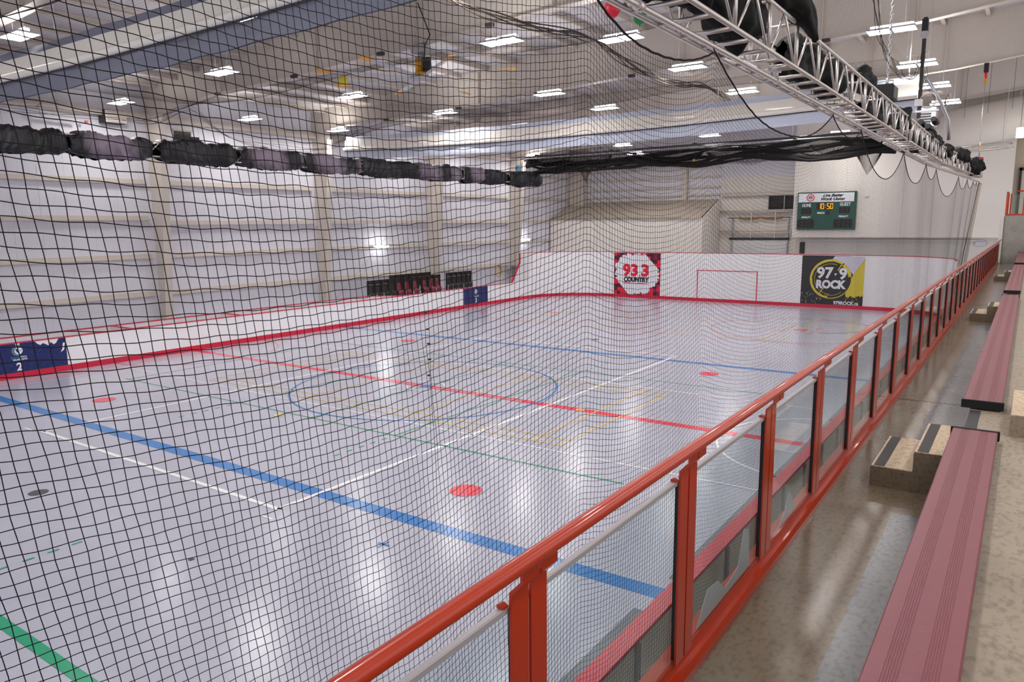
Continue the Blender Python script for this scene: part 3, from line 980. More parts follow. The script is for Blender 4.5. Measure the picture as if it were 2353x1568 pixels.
def numbered(y0, y1, num, label, worn):
    xp = XL + .016
    t = thing('number_panel', label, 'sign', (xp, y0, .2), 'navy number panels on the left boards')
    b = MB(); b.box(XL, xp, y0, y1, .2, 1.165); b.build('panel_sheet', m_navy, t)
    yc = y0 + (y1 - y0) * .35 if worn else (y0 + y1) / 2
    text(num, 'numeral', t, m_whprint, (xp + .002, yc, .37), .36, 'E', bold=.012)

    def disc(r, dy, dz, m, nm, d, a0=0, a1=2 * PI, rin=0):
        b = MB(); n = 28; vs = []
        for k in range(n + 1):
            a = a0 + (a1 - a0) * k / n
            for qq in (rin, r): vs.append((xp + d, yc + dy + qq * math.cos(a), .92 + dz + qq * math.sin(a)))
        b.add(vs, [(2 * k, 2 * k + 1, 2 * k + 3, 2 * k + 2) for k in range(n)]); return b.build(nm, m, t)
    disc(.125, .02, 0, m_whprint, 'emblem', .002)
    disc(.15, 0, 0, m_teal, 'emblem_ring', .003, 1.6, 5.2, .125)
    disc(.165, -.01, 0, m_gold, 'emblem_ring', .002, 1.7, 4.6, .15)
    b = MB(); b.add([(xp + .004, yc - .08, .98), (xp + .004, yc - .03, .87), (xp + .004, yc + .03, .83), (xp + .004, yc + .0, .9), (xp + .004, yc - .02, .99)], [(0, 1, 2, 3, 4)]); b.build('emblem_figure', m_navy, t)
    b = MB(); b.add([(xp + .005, yc + .0, .84), (xp + .005, yc + .04, .9), (xp + .005, yc + .22, .97), (xp + .005, yc + .06, .93)], [(0, 1, 2, 3)]); b.build('emblem_swoosh', m_teal, t)
    text('Syncrude', 'lettering', t, m_teal, (xp + .002, yc - .09, .7), .1, 'E', width=.28)
    text('SPORT &', 'lettering', t, m_whprint, (xp + .002, yc + .15, .7), .07, 'E', width=.2, bold=.002)
    text('WELLNESS CENTRE', 'lettering', t, m_whprint, (xp + .002, yc + .04, .62), .075, 'E', width=.44, bold=.002)
    if worn:
        for y, l, h in ((.2, .1, .05), (.75, .14, .1), (1.35, .75, .2)):
            pts = [(xp + .002, y0 + y, 1.163)]
            n = 9
            for k in range(1, n): pts.append((xp + .002, y0 + y + l * k / n, 1.163 - h * random.uniform(.35, 1)))
            pts.append((xp + .002, y0 + y + l, 1.163))
            b = MB(); c = (xp + .002, y0 + y + l / 2, 1.165); b.add([c] + pts, [(0, k, k + 1) for k in range(1, len(pts))]); b.build('worn_patch', m_board, t)
        b = MB(); b.add([(xp + .002, y1 - .1, 1.0), (xp + .002, y1 - .03, 1.0), (xp + .002, y1 - .08, .75), (xp + .002, y1 - .2, .68), (xp + .002, y1 - .14, .78)], [(0, 4, 3, 2, 1)]); b.build('worn_patch', m_board, t)
    b = MB()
    for k in range(110 if worn else 50):
        y, z, s = random.uniform(y0, y1), random.uniform(.22, 1.1), random.uniform(.004, .014)
        b.add([(xp + .0015, y, z), (xp + .0015, y + s, z), (xp + .0015, y + s * random.uniform(.5, 2), z + s)], [(0, 1, 2)])
    o = b.build('chip_marks', m_lavprint, t); o['kind'] = 'stuff'
    return t


numbered(9.6, 11.93, '2', 'worn navy number 2 panel on the left boards at the photo edge', True)
numbered(34.25, 36.63, '3', 'navy number 3 panel on the left boards near the far corner', False)

# ================================================================== SCOREBOARD
sb = thing('scoreboard', 'green scoreboard showing 10:50 on the white end wall', 'scoreboard', (-10, 47, 4.45))
X0, X1, Zb, Zt, ysb = -11.61, -8.36, 4.45, 6.66, 46.82
MB().box(X0, X1, ysb, 46.99, Zb, Zt).build('cabinet', m_scorg, sb)
su = lambda u: X0 + (X1 - X0) * u
sv = lambda v: Zt - (Zt - Zb) * v
hd = MB().box(su(.012), su(.965), ysb - .012, ysb, sv(.262), sv(.03)).build('header_panel', m_whprint, sb)
yt = ysb - .016
ringmb(su(.225), sv(.143), .18, .225, yt).build('emblem_ring', m_redprint, hd)
ringmb(su(.225), sv(.143), 0, .18, yt).build('emblem_field', m_lavprint, hd)
MB().ball((su(.225), yt, sv(.14)), .12, .004, .085, 12, 6).build('emblem_body', m_brown, hd)
MB().box(su(.222), su(.230), yt - .006, yt, sv(.17), sv(.13)).build('emblem_mark', m_whprint, hd)
ORG[hd.name] = ORG[sb.name]
text('Live Better', 'lettering', hd, m_bkprint, (su(.6), yt, sv(.095)), .22, 'S', width=1.17, shear=.5, bold=.009)
text('Work Union', 'lettering', hd, m_bkprint, (su(.595), yt, sv(.19)), .22, 'S', width=1.3, shear=.5, bold=.009)
for s, u, v, sz, wd in (('HOME', .16, .35, .26, .5), ('GUEST', .82, .335, .26, .58), ('PERIOD', .415, .555, .13, .42), ('PENALTY', .16, .665, .13, .5), ('PENALTY', .8, .65, .13, .52)):
    text(s, 'lettering', sb, m_whprint, (su(u), ysb - .003, sv(v)), sz, 'S', width=wd, bold=.006)
SEG = {'0': 'abcdef', '1': 'bc', '5': 'afgcd', '8': 'abcdefg'}


def digit(ch, cx, cz, wd, h, m, parent, y):
    t = .16 * wd
    S = dict(a=(-wd / 2, wd / 2, h / 2 - t, h / 2), g=(-wd / 2, wd / 2, -t / 2, t / 2), d=(-wd / 2, wd / 2, -h / 2, -h / 2 + t),
             f=(-wd / 2, -wd / 2 + t, 0, h / 2), b=(wd / 2 - t, wd / 2, 0, h / 2), e=(-wd / 2, -wd / 2 + t, -h / 2, 0), c=(wd / 2 - t, wd / 2, -h / 2, 0))
    b = MB()
    for s in SEG[ch]:
        a, c, e, g = S[s]; b.box(cx + a, cx + c, y - .006, y, cz + e, cz + g)
    return b.build('digit', m, parent)


def window(u0, u1, v0, v1):
    return MB().box(su(u0), su(u1), ysb - .004, ysb, sv(v1), sv(v0)).build('digit_window', m_black, sb)


wn = window(.335, .63, .29, .46)
ww = .2
for ch, u in (('1', .385), ('0', .44), ('5', .535), ('0', .595)): digit(ch, su(u), sv(.375), .14, .31, m_digit, wn, ysb - .004)
for v in (.345, .405): MB().box(su(.484), su(.492), ysb - .01, ysb - .004, sv(v) - .014, sv(v) + .014).build('colon_dot', m_digit, wn)
for u0, u1, v0, v1, us, h in ((.07, .245, .425, .58, (.125, .19), .24), (.72, .905, .41, .56, (.78, .85), .24), (.5, .56, .5, .6, (.53,), .17)):
    wn = window(u0, u1, v0, v1)
    for u in us: digit('8', su(u), sv((v0 + v1) / 2), h * .5, h, m_digoff, wn, ysb - .004)
for u0, u1 in ((.01, .3), (.64, .955)):
    wn = window(u0, u1, .72, .95)
    for v in (.785, .89):
        for k in (.3, .55, .75, ): digit('8', su(u0 + (u1 - u0) * k), sv(v), .1, .17, m_digoff, wn, ysb - .004)
tag(MB().ball((-7.86, 46.96, 6.38), .1, .05, .1, 14, 8).box(-7.95, -7.77, 46.97, 47, 6.3, 6.46).build('wall_dome', m_white), 'small round white wall dome to the right of the scoreboard', 'sensor')

# ================================================================== RECESS between shed and scoreboard wall
od = thing('overhead_door', 'white sectional overhead door in the recess left of the scoreboard', 'door', (-16, 54.3, 0))
for k in range(6):
    MB().box(-17.95, -14.1, 54.28, 54.38, k * .61, k * .61 + .6).build('door_section', m_white, od)
for x in (-18.05, -14.1): MB().box(x, x + .1, 54.2, 54.38, 0, 5.3).build('guide_rail', m_galv, od)
MB().box(-18.2, -13.9, 54.2, 54.38, 3.68, 3.82).build('header', m_dark, od)
MB().tube([(-18.3, 54.1, 5.25), (-13.8, 54.1, 5.25)], .025, 8).build('shaft', m_dark, od)
for xa in (-17.5, -15.9):
    b = MB(); b.tube([(xa + 1.5 * k / 10, 54.1, 5.25 - .08 * math.sin(PI * k / 10)) for k in range(11)], .075, 8); b.build('torsion_spring', m_brown, od)
pp = thing('pipe_rack', 'beige horizontal pipes above the overhead door', 'pipes', (-16, 54.2, 4))
for z in (4.15, 4.3, 5.65, 5.75, 7.0): MB().tube([(-18.9, 54.05, z), (-12.2, 54.05, z)], .05, 8).build('pipe', m_beige, pp)
MB().box(-18.9, -12, 54.0, 54.3, 6.82, 6.98).build('beam', m_beige, pp)
for x in (-16.6, -14.9): MB().box(x, x + .05, 54.02, 54.1, 3.8, 5.7).build('strut', m_white, pp)
lv = thing('louvre_unit', 'dark two-panel louvre in the recess beside the scoreboard wall', 'louvre', (-14.6, 54.2, 5.8))
f = MB()
f.box(-15.45, -13.2, 54.1, 54.38, 5.78, 5.82); f.box(-15.45, -13.2, 54.1, 54.38, 6.78, 6.82)
for x in (-15.45, -14.35, -13.25): f.box(x, x + .05, 54.1, 54.38, 5.8, 6.8)
f.build('frame', m_galv, lv)
for x in (-15.4, -14.3):
    b = MB()
    for k in range(10): b.add([(x, 54.15, 5.83 + k * .095), (x + 1.04, 54.15, 5.83 + k * .095), (x + 1.04, 54.25, 5.9 + k * .095), (x, 54.25, 5.9 + k * .095)], [(0, 1, 2, 3)])
    b.build('louvre_slats', m_dark, lv)
struct(MB().box(-19, -11.8, 54.36, 54.4, 0, 8.2).build('wall_recess', m_plaster))
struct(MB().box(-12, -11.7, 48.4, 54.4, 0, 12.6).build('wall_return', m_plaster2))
tag(MB().tube([(-12.75, 54.1, 5.0), (-12.75, 54.1, 5.5), (-12.6, 54.1, 5.65), (-12.4, 54.1, 5.6)], .08, 8).ball((-12.75, 54.1, 4.9), .14).build('goose_neck_vent', m_white), 'white bent pipe in the gap left of the scoreboard', 'pipe')

# ================================================================== DIVIDER CURTAINS
def curtain(y, x0, x1, zt, prof, label):
    """prof: list of (z offset from top, y offset, material idx, name)"""
    t = thing('divider_curtain', label, 'curtain', (x0, y, zt))

    def strip(name, m, za, zb, dy0, dy1, scallop=0.0, amp=.03):
        L = x1 - x0

        def top(x): return za + (scallop * (1 - (2 * ((x / 4.1) % 1) - 1) ** 2) * -1 if scallop else 0)
        b = MB()

        def g(u, v):
            x = u * L
            z = top(x) + (zb - top(x)) * v if scallop else za + (zb - za) * v
            sag = -.22 * math.sin(PI * min(1, max(0, x / L)))
            wv = amp * noise.noise(Vector((x * .8, v * 1.5, za))) + amp * .5 * math.sin(x * 3 + v * 2)
            return (x0 + x, y + dy0 + (dy1 - dy0) * v + wv, z + sag)
        b.grid(g, 90, 6)
        # back face for thickness
        b.grid(lambda u, v: (lambda p: (p[0], p[1] + .05, p[2]))(g(1 - u, v)), 90, 2)
        return b.build(name, m, t)
    strip('top_band', prof['top'], zt, zt - .25, 0, -.05, scallop=.03)
    strip('white_band', m_curt_mesh, zt - .22, zt - .58, -.08, -.12, amp=.02)
    # rolled tube
    MB().tube([(x0 + (x1 - x0) * k / 40, y - .16, zt - .64 - .22 * math.sin(PI * k / 40)) for k in range(41)], .085, 10).build('roller_tube', m_curt_w, t)
    MB().tube([(x0 + (x1 - x0) * k / 40, y - .12, zt - .735 - .22 * math.sin(PI * k / 40)) for k in range(41)], .02, 6).build('batten_pipe', m_dark, t)
    strip('bottom_band', prof['bot'], zt - .72, zt - 1.12, -.06, .0, amp=.05)
    for x in np.arange(x0 + 1.0, x1, 3.05):
        MB().tube([(x, y + .02, zt - .02), (x, y + .02, raft_z(x) - .02)], .018, 6).build('hanger_rod', m_white, t)
    return t


curtain(8.62, -28.9, -3.2, 9.45, dict(top=m_curt_g, bot=m_curt_g), 'grey and white rolled divider curtain crossing the upper left')
curtain(26.82, -28.9, -3.2, 9.4, dict(top=m_curt_l, bot=m_curt_l), 'pale rolled divider curtain hanging across the middle distance')

# ================================================================== LAMPS
lamp0 = thing('bay_lamp', 'x', 'lamp', (0, 0, 9.7), 'white high bay lamps under the roof')
MB().bbox(-.5, .5, -.05, .05, 9.76, 9.86, .01).build('driver_box', m_lampbody, lamp0)
for sx in (-1, 1):
    hs = MB(); xa, xb = (-.56, -.02) if sx < 0 else (.02, .56)
    hs.box(xa, xb, -.27, .27, 9.71, 9.755); h = hs.build('panel_housing', m_lampbody, lamp0)
    MB().add([(xa + .015, -.255, 9.708), (xb - .015, -.255, 9.708), (xb - .015, .255, 9.708), (xa + .015, .255, 9.708)], [(3, 2, 1, 0)]).build('led_panel', m_led, h)
    MB().add([(xa + .03, -.24, 9.757), (xb - .03, -.24, 9.757), (xb - .03, .24, 9.757), (xa + .03, .24, 9.757)], [(0, 1, 2, 3)]).build('added_uplight_panel', m_up, h)  # unseen glowing sheet added on top to brighten the ceiling
def wire_mb(x):
    h = roof_z(x - .3) + .01
    return MB().tube([(-.3, 0, 9.86), (-.3, 0, h)], .006, 4).tube([(.3, 0, 9.86), (.3, 0, h + .04)], .006, 4)


def rewire(r, x):
    for ch in r.children:
        if ch.name.startswith('suspension_wire'): ch.data = WIRES[round(x, 1)]


wire_mb(-29.2).build('suspension_wire', m_galv, lamp0)
WIRES = {}
for x in (-29.2, -21.2, -15.1, -11.9, -13.5, -9.2, -3.3, 2.4, -9, -16, -23):
    b = wire_mb(x); b.v = [(p[0], p[1], p[2] - 9.7) for p in b.v]
    o = b.build('suspension_wire', m_galv); WIRES[round(x, 1)] = o.data; bpy.data.objects.remove(o)
rows = [('above the left boards', -29.2, [15.6, 21.4, 26.6, 33.3, 38.9, 44.7]), ('left of centre', -21.2, [8.9, 14.6, 20.1, 25.4, 31.2, 36.9, 42.6]),
        ('down the middle', -15.1, [11.4, 17.2, 24.2, 28.6, 34.6, 41.1]), ('right of centre', -9.2, [12.5, 18.3, 22.9, 28.3, 33.2, 38.8]),
        ('above the near truss', -3.3, [4.8, 10.2, 16.0, 21.7, 26.9, 31.5, 36.2])]
first = True
for nm, x, ys in rows:
    for k, y in enumerate(ys):
        if nm == 'down the middle' and k == 1: x_, y_ = -11.9, 16.7
        elif nm == 'down the middle' and k == 4: x_, y_ = -13.5, 33.1
        else: x_, y_ = x, y
        lab = 'white roof lamp, %s from the front in the row %s' % (ORD[k], nm)
        if first: lamp0.location = (x_, y_, 9.7); lamp0['label'] = lab; first = False; rewire(lamp0, x_)
        else: rewire(dup(lamp0, (x_, y_, 9.7), lab), x_)
# fill lamps added out of sight behind the net to brighten the far end
for k, (x, y, z) in enumerate(((-23, 48.2, 9.7), (-16, 49.0, 9.7), (-9.0, 44.6, 9.7))):
    rewire(dup(lamp0, (x, y, z), 'added fill lamp hidden behind the bundled black net, %s from the left' % ORD[k]), (-23, -16, -9)[k])
for k, (x, y) in enumerate(((2.4, 3), (2.4, 11), (2.4, 20), (2.4, 30), (-9, 4), (-16, 4), (-23, 4))):  # fill lamps added outside the frame over the stands and near end
    rewire(dup(lamp0, (x, y, 9.7), 'added fill lamp outside the frame, number %s over the near end' % ORD[k]), x)
for k, (y, z, nm) in enumerate(((31.5, 3.72, 'nearer of the two bright tube lights on the left wall'), (46.8, 3.78, 'farther of the two bright tube lights on the left wall, beside the corner column'))):
    t = thing('wall_light', nm, 'lamp', (WX + .3, y, z))
    MB().box(WX + .2, WX + .3, y - .55, y + .55, z - .06, z + .06).build('bracket', m_white, t)
    MB().tube([(WX + .36, y - .55, z), (WX + .36, y + .55, z)], .07, 10).build('diffuser', m_tube, t)
t = thing('pendant_lamp', 'glowing cylinder pendant lamp hanging at the right edge', 'lamp', (-.75, 43, 8.9))
MB().tube([(-.75, 43, 8.75), (-.75, 43, 9.2)], .16, 14).build('shade', m_pend, t)
MB().tube([(-.75, 43, 9.2), (-.75, 43, 9.25)], .08, 10).build('cap', m_galv, t)
MB().tube([(-.75, 43, 9.25), (-.75, 43, 13)], .01, 5).build('cable', m_dark, t)

# ================================================================== TRUSSES
def boxtruss(name, label, y0, y1, xl, xr, z0, z1, step, shift=None):
    t = thing(name, label, 'truss', ((xl + xr) / 2, y0, z0))
    sh = shift or (lambda y: 0)
    n = max(2, int((y1 - y0) / 1.0))
    for x, z in ((xl, z0), (xr, z0), (xr, z1), (xl, z1)):
        MB().tube([(x + sh(y), y, z) for y in np.linspace(y0, y1, n)], .025, 10).build('chord', m_alu, t)
    rung = MB(); k = 0
    y = y0 + .05
    while y < y1:
        s = sh(y)
        MB().tube([(xl + s, y, z0), (xr + s, y, z0)], .022, 8).build('rung', m_alu, t)
        y += step
    y = y0 + .05; k = 0
    while y < y1 - .2:
        s = sh(y)
        for x in (xl, xr):
            MB().tube([(x + s, y, z0), (x + s, y, z1)], .022, 8).build('upright', m_alu, t)
            ym = min(y + step, y1 - .03); ye = min(y + 2 * step, y1 - .03)
            MB().tube([(x + s, y + .06, z0), (x + sh(ym), ym, z1)], .014, 6).build('brace', m_alu, t)
            MB().tube([(x + sh(ym), ym, z1), (x + sh(ye), ye - .06, z0)], .014, 6).build('brace', m_alu, t)
        MB().tube([(xl + s, y, z1), (xr + s, y, z1)], .018, 6).build('rung', m_alu, t)
        y += 2 * step
    for x in (xl, xr):
        MB().tube([(x + sh(y1), y1 - .03, z0), (x + sh(y1), y1 - .03, z1)], .022, 8).build('upright', m_alu, t)
    return t


SH = lambda y: .055 * max(0, y - 26.5)
RTZ = CAMZ + 1.735
tr1 = boxtruss('box_truss', 'near aluminium box truss running away at upper right', 0.5, 18.3, -2.86, -2.34, RTZ, RTZ + .47, .53)
tr2 = boxtruss('box_truss', 'far aluminium box truss continuing beyond the near one', 18.75, 36.3, -2.86, -2.34, RTZ, RTZ + .47, .53, SH)
np_ = thing('net_pipe', 'long aluminium pipe clamped under the trusses, carrying the near net', 'pipe', (-2.5, 1, 6.52))
MB().tube([(-2.52 + SH(y), y, 6.53) for y in np.linspace(.5, 37.5, 40)], .025, 12).build('pipe', m_alu, np_)
for y in (5.3, 8.95, 12.6, 16.2, 20.0, 23.6, 27.2, 30.8, 34.4):
    s = SH(y)
    b = MB(); b.tube([(-2.52 + s, y - .04, 6.53), (-2.52 + s, y + .04, 6.53)], .042, 8); b.tube([(-2.52 + s, y, 6.56), (-2.52 + s, y, RTZ)], .018, 6)
    b.box(-2.56 + s, -2.48 + s, y - .03, y + .03, RTZ - .05, RTZ + .02); b.tube([(-2.6 + s, y - .05, RTZ), (-2.38 + s, y - .05, RTZ)], .03, 8)
    b.build('clamp', m_alu, np_)

lt = boxtruss('box_truss', 'left aluminium box truss mostly hidden by black cloth covers', 6.0, 41.0, -26.25, -25.75, 7.45, 7.95, .6)


def cloth_mat(name, c0, c1, p0, p1):
    m = bpy.data.materials.new(name)
    m.use_nodes = True
    nt = m.node_tree
    b = nt.nodes['Principled BSDF']
    b.inputs['Roughness'].default_value = 0.5
    tc = nt.nodes.new('ShaderNodeTexCoord')
    mp = nt.nodes.new('ShaderNodeMapping'); mp.inputs['Scale'].default_value = (0.6, 0.75, 0.5)
    n = nt.nodes.new('ShaderNodeTexNoise'); n.inputs['Scale'].default_value = 1.1; n.inputs['Detail'].default_value = 2
    rp = nt.nodes.new('ShaderNodeValToRGB')
    rp.color_ramp.elements[0].position = p0; rp.color_ramp.elements[1].position = p1
    rp.color_ramp.elements[0].color = (*c0, 1); rp.color_ramp.elements[1].color = (*c1, 1)
    nt.links.new(tc.outputs['Object'], mp.inputs[0]); nt.links.new(mp.outputs[0], n.inputs[0])
    nt.links.new(n.outputs[0], rp.inputs[0]); nt.links.new(rp.outputs[0], b.inputs['Base Color'])
    return m


m_cloth = cloth_mat('cover_black', srgb(8, 8, 14), srgb(32, 30, 42), .45, .7)
m_cloth_mauve = cloth_mat('cover_mauve', srgb(16, 15, 24), srgb(132, 118, 134), .42, .6)  # noise mixes near-black and mauve-grey tones


def ray_cover(y0, y1, m, label, hump=0.0):
    """a draped cloth over the left truss"""
    t = thing('cloth_cover', label, 'cloth cover', (-26, y0, 7.4), 'cloth covers along the left truss')
    sd = random.random() * 50
    b = MB(); L = y1 - y0
    nu, nv = max(40, int(L * 34)), 26

    def g(u, v):
        y = y0 + u * L
        e = min(1, min(u, 1 - u) * L / .3) ** .5
        a = -PI * .46 + v * PI * 1.92
        ca, sa = math.cos(a), math.sin(a)
        n1 = noise.noise(Vector((y * .9, sd, 0)))
        n2 = noise.noise(Vector((y * 2.2, sd + 9, v * 1.2)))
        ph = y * 9 + sd + 5.0 * n1 + 2.4 * n2 + (sa * 4.5) * math.sin(y * 1.5 + sd)
        fold = (1 - abs(math.sin(ph))) ** 1.5
        rx = .40 + .07 * n2 + .10 * fold
        rz = .36 + .05 * n1 + .03 * n2 + .03 * fold
        cz = 7.70 + .05 * n1 + hump * math.exp(-((u - .45) / .2) ** 2) * (1 if sa > 0 else 0)
        sq = lambda c: math.copysign(abs(c) ** .6, c)
        x = -26 + sq(ca) * rx * (.7 + .3 * e)
        z = cz + sq(sa) * rz * (.72 + .28 * e)
        if sa < 0: z -= .02 * fold + .10 * max(0, n1) + .07 * math.sin(PI * u)
        else: z += .13 * noise.noise(Vector((y * 3.1, sd + 3, 0)))
        return (x, y + .06 * n2 * (1 - e), z)
    b.grid(g, nu, nv)
    b.build('cloth', m, t)
    return t


ray_cover(8.5, 11.85, m_cloth, 'black cloth cover at the left photo edge on the left truss')
ray_cover(11.95, 14.75, m_cloth_mauve, 'mauve-grey cloth cover beside the black one at the left edge')
ray_cover(14.97, 18.15, m_cloth, 'black cloth cover with a hump in front of the first column', .12)
ray_cover(18.3, 21.35, m_cloth_mauve, 'mauve and black cloth cover just right of the humped black one')
ray_cover(21.5, 24.78, m_cloth_mauve, 'pale mauve cloth cover in front of the second column')
ray_cover(24.85, 28.4, m_cloth, 'dark pleated cloth cover below the curtain end')
ray_cover(28.2, 32.1, m_cloth_mauve, 'pale and navy cloth cover in front of the third column')
ray_cover(32.45, 34.2, m_cloth_mauve, 'small mauve cloth cover, third from the right end of the truss')
ray_cover(34.1, 36.4, m_cloth, 'small navy cloth cover, second from the right end of the truss')
ray_cover(36.8, 40.3, m_cloth, 'swirled grey-black cloth cover at the right end of the left truss')
t = thing('stage_light', 'black stage light perched on the humped cloth cover', 'stage light', (-26, 16.3, 8.1))
MB().box(-26.1, -25.8, 15.8, 16.25, 8.15, 8.3).build('lamp_head', m_black, t)
MB().box(-25.95, -25.75, 16.3, 16.6, 7.9, 8.25).build('yoke', m_black, t)


def lump(name, y0, y1, x, z, rx, rz, label, m=m_cblk, droop=0):
    sd = random.random() * 90
    t = MB()

    def g(u, v):
        a = 2 * PI * v; y = y0 + (y1 - y0) * u
        e = max(.08, math.sin(PI * u)) ** .5
        k = 1 + .45 * noise.noise(Vector((math.cos(a) * 1.3, math.sin(a) * 1.3 + sd, y * 2.6))) + .22 * noise.noise(Vector((math.cos(a) * 3, math.sin(a) * 3 + sd, y * 6))) + .1 * math.sin(y * 11 + a * 3)
        zz = z + math.sin(a) * rz * e * k
        xx = x + math.cos(a) * rx * e * k + droop * max(0, u - .3) * .6
        return (xx + SH(y), y, zz - droop * max(0, u - .4) ** 2 * 2)
    t.grid(g, max(20, int((y1 - y0) * 22)), 24)
    o = t.build(name, m)
    tag(o, label, 'cloth cover', 'black cloth covers along the right trusses')
    return o


L_ = RTZ
lump('cloth_cover', 5.2, 7.1, -2.62, L_ + .42, .27, .34, 'large black cloth cover at the top edge, first along the near truss')
lump('cloth_cover', 7.0, 8.6, -2.65, L_ + .38, .24, .3, 'second black cloth cover inside the near truss')
lump('cloth_cover', 8.2, 9.25, -2.38, L_ + .66, .13, .15, 'black cloth sleeve drooping over the top chord of the near truss', droop=.45)
lump('cloth_cover', 9.6, 11.3, -2.66, L_ + .34, .22, .3, 'third black cloth cover inside the near truss, left of the chain')
lump('cloth_cover', 11.2, 12.7, -2.66, L_ + .38, .22, .32, 'fourth black cloth cover inside the near truss')
lump('cloth_cover', 13.2, 14.5, -2.5, L_ + .58, .2, .2, 'small black cloth lump standing above the near truss, left of the chain hoist')
lump('cloth_cover', 14.6, 17.6, -2.66, L_ + .28, .2, .26, 'long black cloth cover in the end of the near truss')
lump('cloth_cover', 17.8, 18.9, -2.5, L_ + .45, .2, .22, 'black cloth lump where the two trusses meet')
lump('cloth_cover', 20.0, 22.5, -2.6, L_ + .2, .22, .22, 'first black cloth cover inside the far truss')
lump('cloth_cover', 23.8, 26.2, -2.5, L_ + .5, .22, .2, 'black cloth cover lying over the top of the far truss')
lump('cloth_cover', 26.6, 28.2, -2.45, L_ + .42, .22, .2, 'black cloth lump in the middle of the far truss')
lump('cloth_cover', 29.0, 32.0, -2.4, L_ + .48, .24, .24, 'long black cloth cover over the far end of the far truss')
lump('cloth_cover', 32.4, 35.6, -2.35, L_ + .32, .24, .28, 'last black cloth cover at the end of the far truss')

# chain hoist on the near truss
t = thing('chain_hoist', 'black chain hoist box with a long chain above the near truss', 'hoist', (-2.45, 16.1, 7.2))
MB().bbox(-2.62, -2.3, 15.85, 16.35, 7.2, 7.48, .03).build('motor_box', m_black, t)
MB().tube([(-2.46, 16.1, 7.48), (-2.46, 16.1, 7.62)], .03, 8).build('hook_block', m_galv, t)
MB().tube([(-2.6, 15.84, 7.46), (-2.6, 15.84, 7.53), (-2.32, 15.84, 7.53), (-2.32, 15.84, 7.46)], .012, 6).build('carry_handle', m_galv, t)
b = MB()
for k in range(6): b.box(-2.58 + k * .045, -2.565 + k * .045, 15.835, 15.86, 7.23, 7.44)
b.build('cooling_fins', m_dark, t)
b = MB(); z = 7.62; k = 0
while z < 12.9:
    o = .022
    pts = []
    for a in range(9):
        qa = 2 * PI * a / 8
        dx, dz = o * math.cos(qa), .05 * math.sin(qa)
        pts.append((-2.46 + (dx if k % 2 else 0), 16.1 + (0 if k % 2 else dx), z + .045 + dz))
    b.tube(pts, .008, 4, cap=False); z += .075; k += 1
b.build('chain', m_galv, t)
for y, lab in ((35.4, 'small chain motor with a red stripe at the end of the far truss'),):
    t = thing('chain_motor', lab, 'hoist', (-2.0, y, 7.1))
    MB().bbox(-2.1, -1.75, y - .15, y + .15, 7.15, 7.4, .02).build('motor_box', m_black, t)
    MB().box(-2.1, -1.75, y - .155, y - .15, 7.32, 7.36).build('stripe', m_redprint, t)
    MB().tube([(-1.9, y, 7.4), (-1.9, y, 8.0)], .012, 6).build('chain', m_galv, t)
    MB().box(-1.93, -1.87, y - .03, y + .03, 7.75, 7.85).build('hook_block', m_yel, t)

# small cross truss by the duct
t = thing('cross_truss', 'small silver cross truss hanging in front of the white duct', 'truss', (-2.6, 40, 8.1))
MB().tube([(-4.3, 40, 8.17), (-.97, 40, 8.3)], .04, 8).build('chord', m_alu, t)
MB().tube([(-4.1, 40, 7.93), (-1.1, 40, 8.08), (-.97, 40, 8.14), (-.97, 40, 8.3)], .04, 8).build('chord', m_alu, t)
for k in range(9):
    xa = -4.1 + k * .36
    MB().tube([(xa, 40, 7.94 + k * .015), (xa + .18, 40, 8.19 + k * .014)], .014, 6).build('brace', m_alu, t)
    MB().tube([(xa + .18, 40, 8.19 + k * .014), (xa + .36, 40, 7.95 + k * .015)], .014, 6).build('brace', m_alu, t)
for x in (-3.6, -1.25): MB().tube([(x, 40, 8.2), (x, 40, 12.9)], .008, 4).build('suspension_wire', m_galv, t)

# big duct
t = thing('air_duct', 'large round white fabric duct in the upper right corner', 'duct', (-1, 45.6, 9.7))
b = MB()


def dg_(u, v):
    x = -4.45 + u * 14.0
    e = min(1, (u * 14) / 1.1)
    r = 1.02 * (.55 + .45 * math.sqrt(max(0, 1 - (1 - e) ** 2)))
    zc = 9.56 + .13 * (x + 4.4)
    a = 2 * PI * v
    return (x, 45.7 + r * math.cos(a), zc + r * math.sin(a))


b.grid(dg_, 40, 32); b.build('fabric', m_duct, t)
b = MB(); b.add([dg_(0, k / 32) for k in range(32)], [tuple(range(32))]); b.build('end_disc', m_duct, t)
for x in (-1.45, 1.6):
    zc = 9.56 + .13 * (x + 4.4)
    MB().tube([(x, 45.7 + 1.03 * math.cos(2 * PI * k / 32), zc + 1.03 * math.sin(2 * PI * k / 32)) for k in range(33)], .02, 6).build('hoop', m_duct, t)
for x in (-3.2, -2.2, -1.2, -.2):
    MB().tube([(x, 44.75, 9.8), (x, 44.75, 13.0)], .008, 4).build('suspension_wire', m_dark, t)

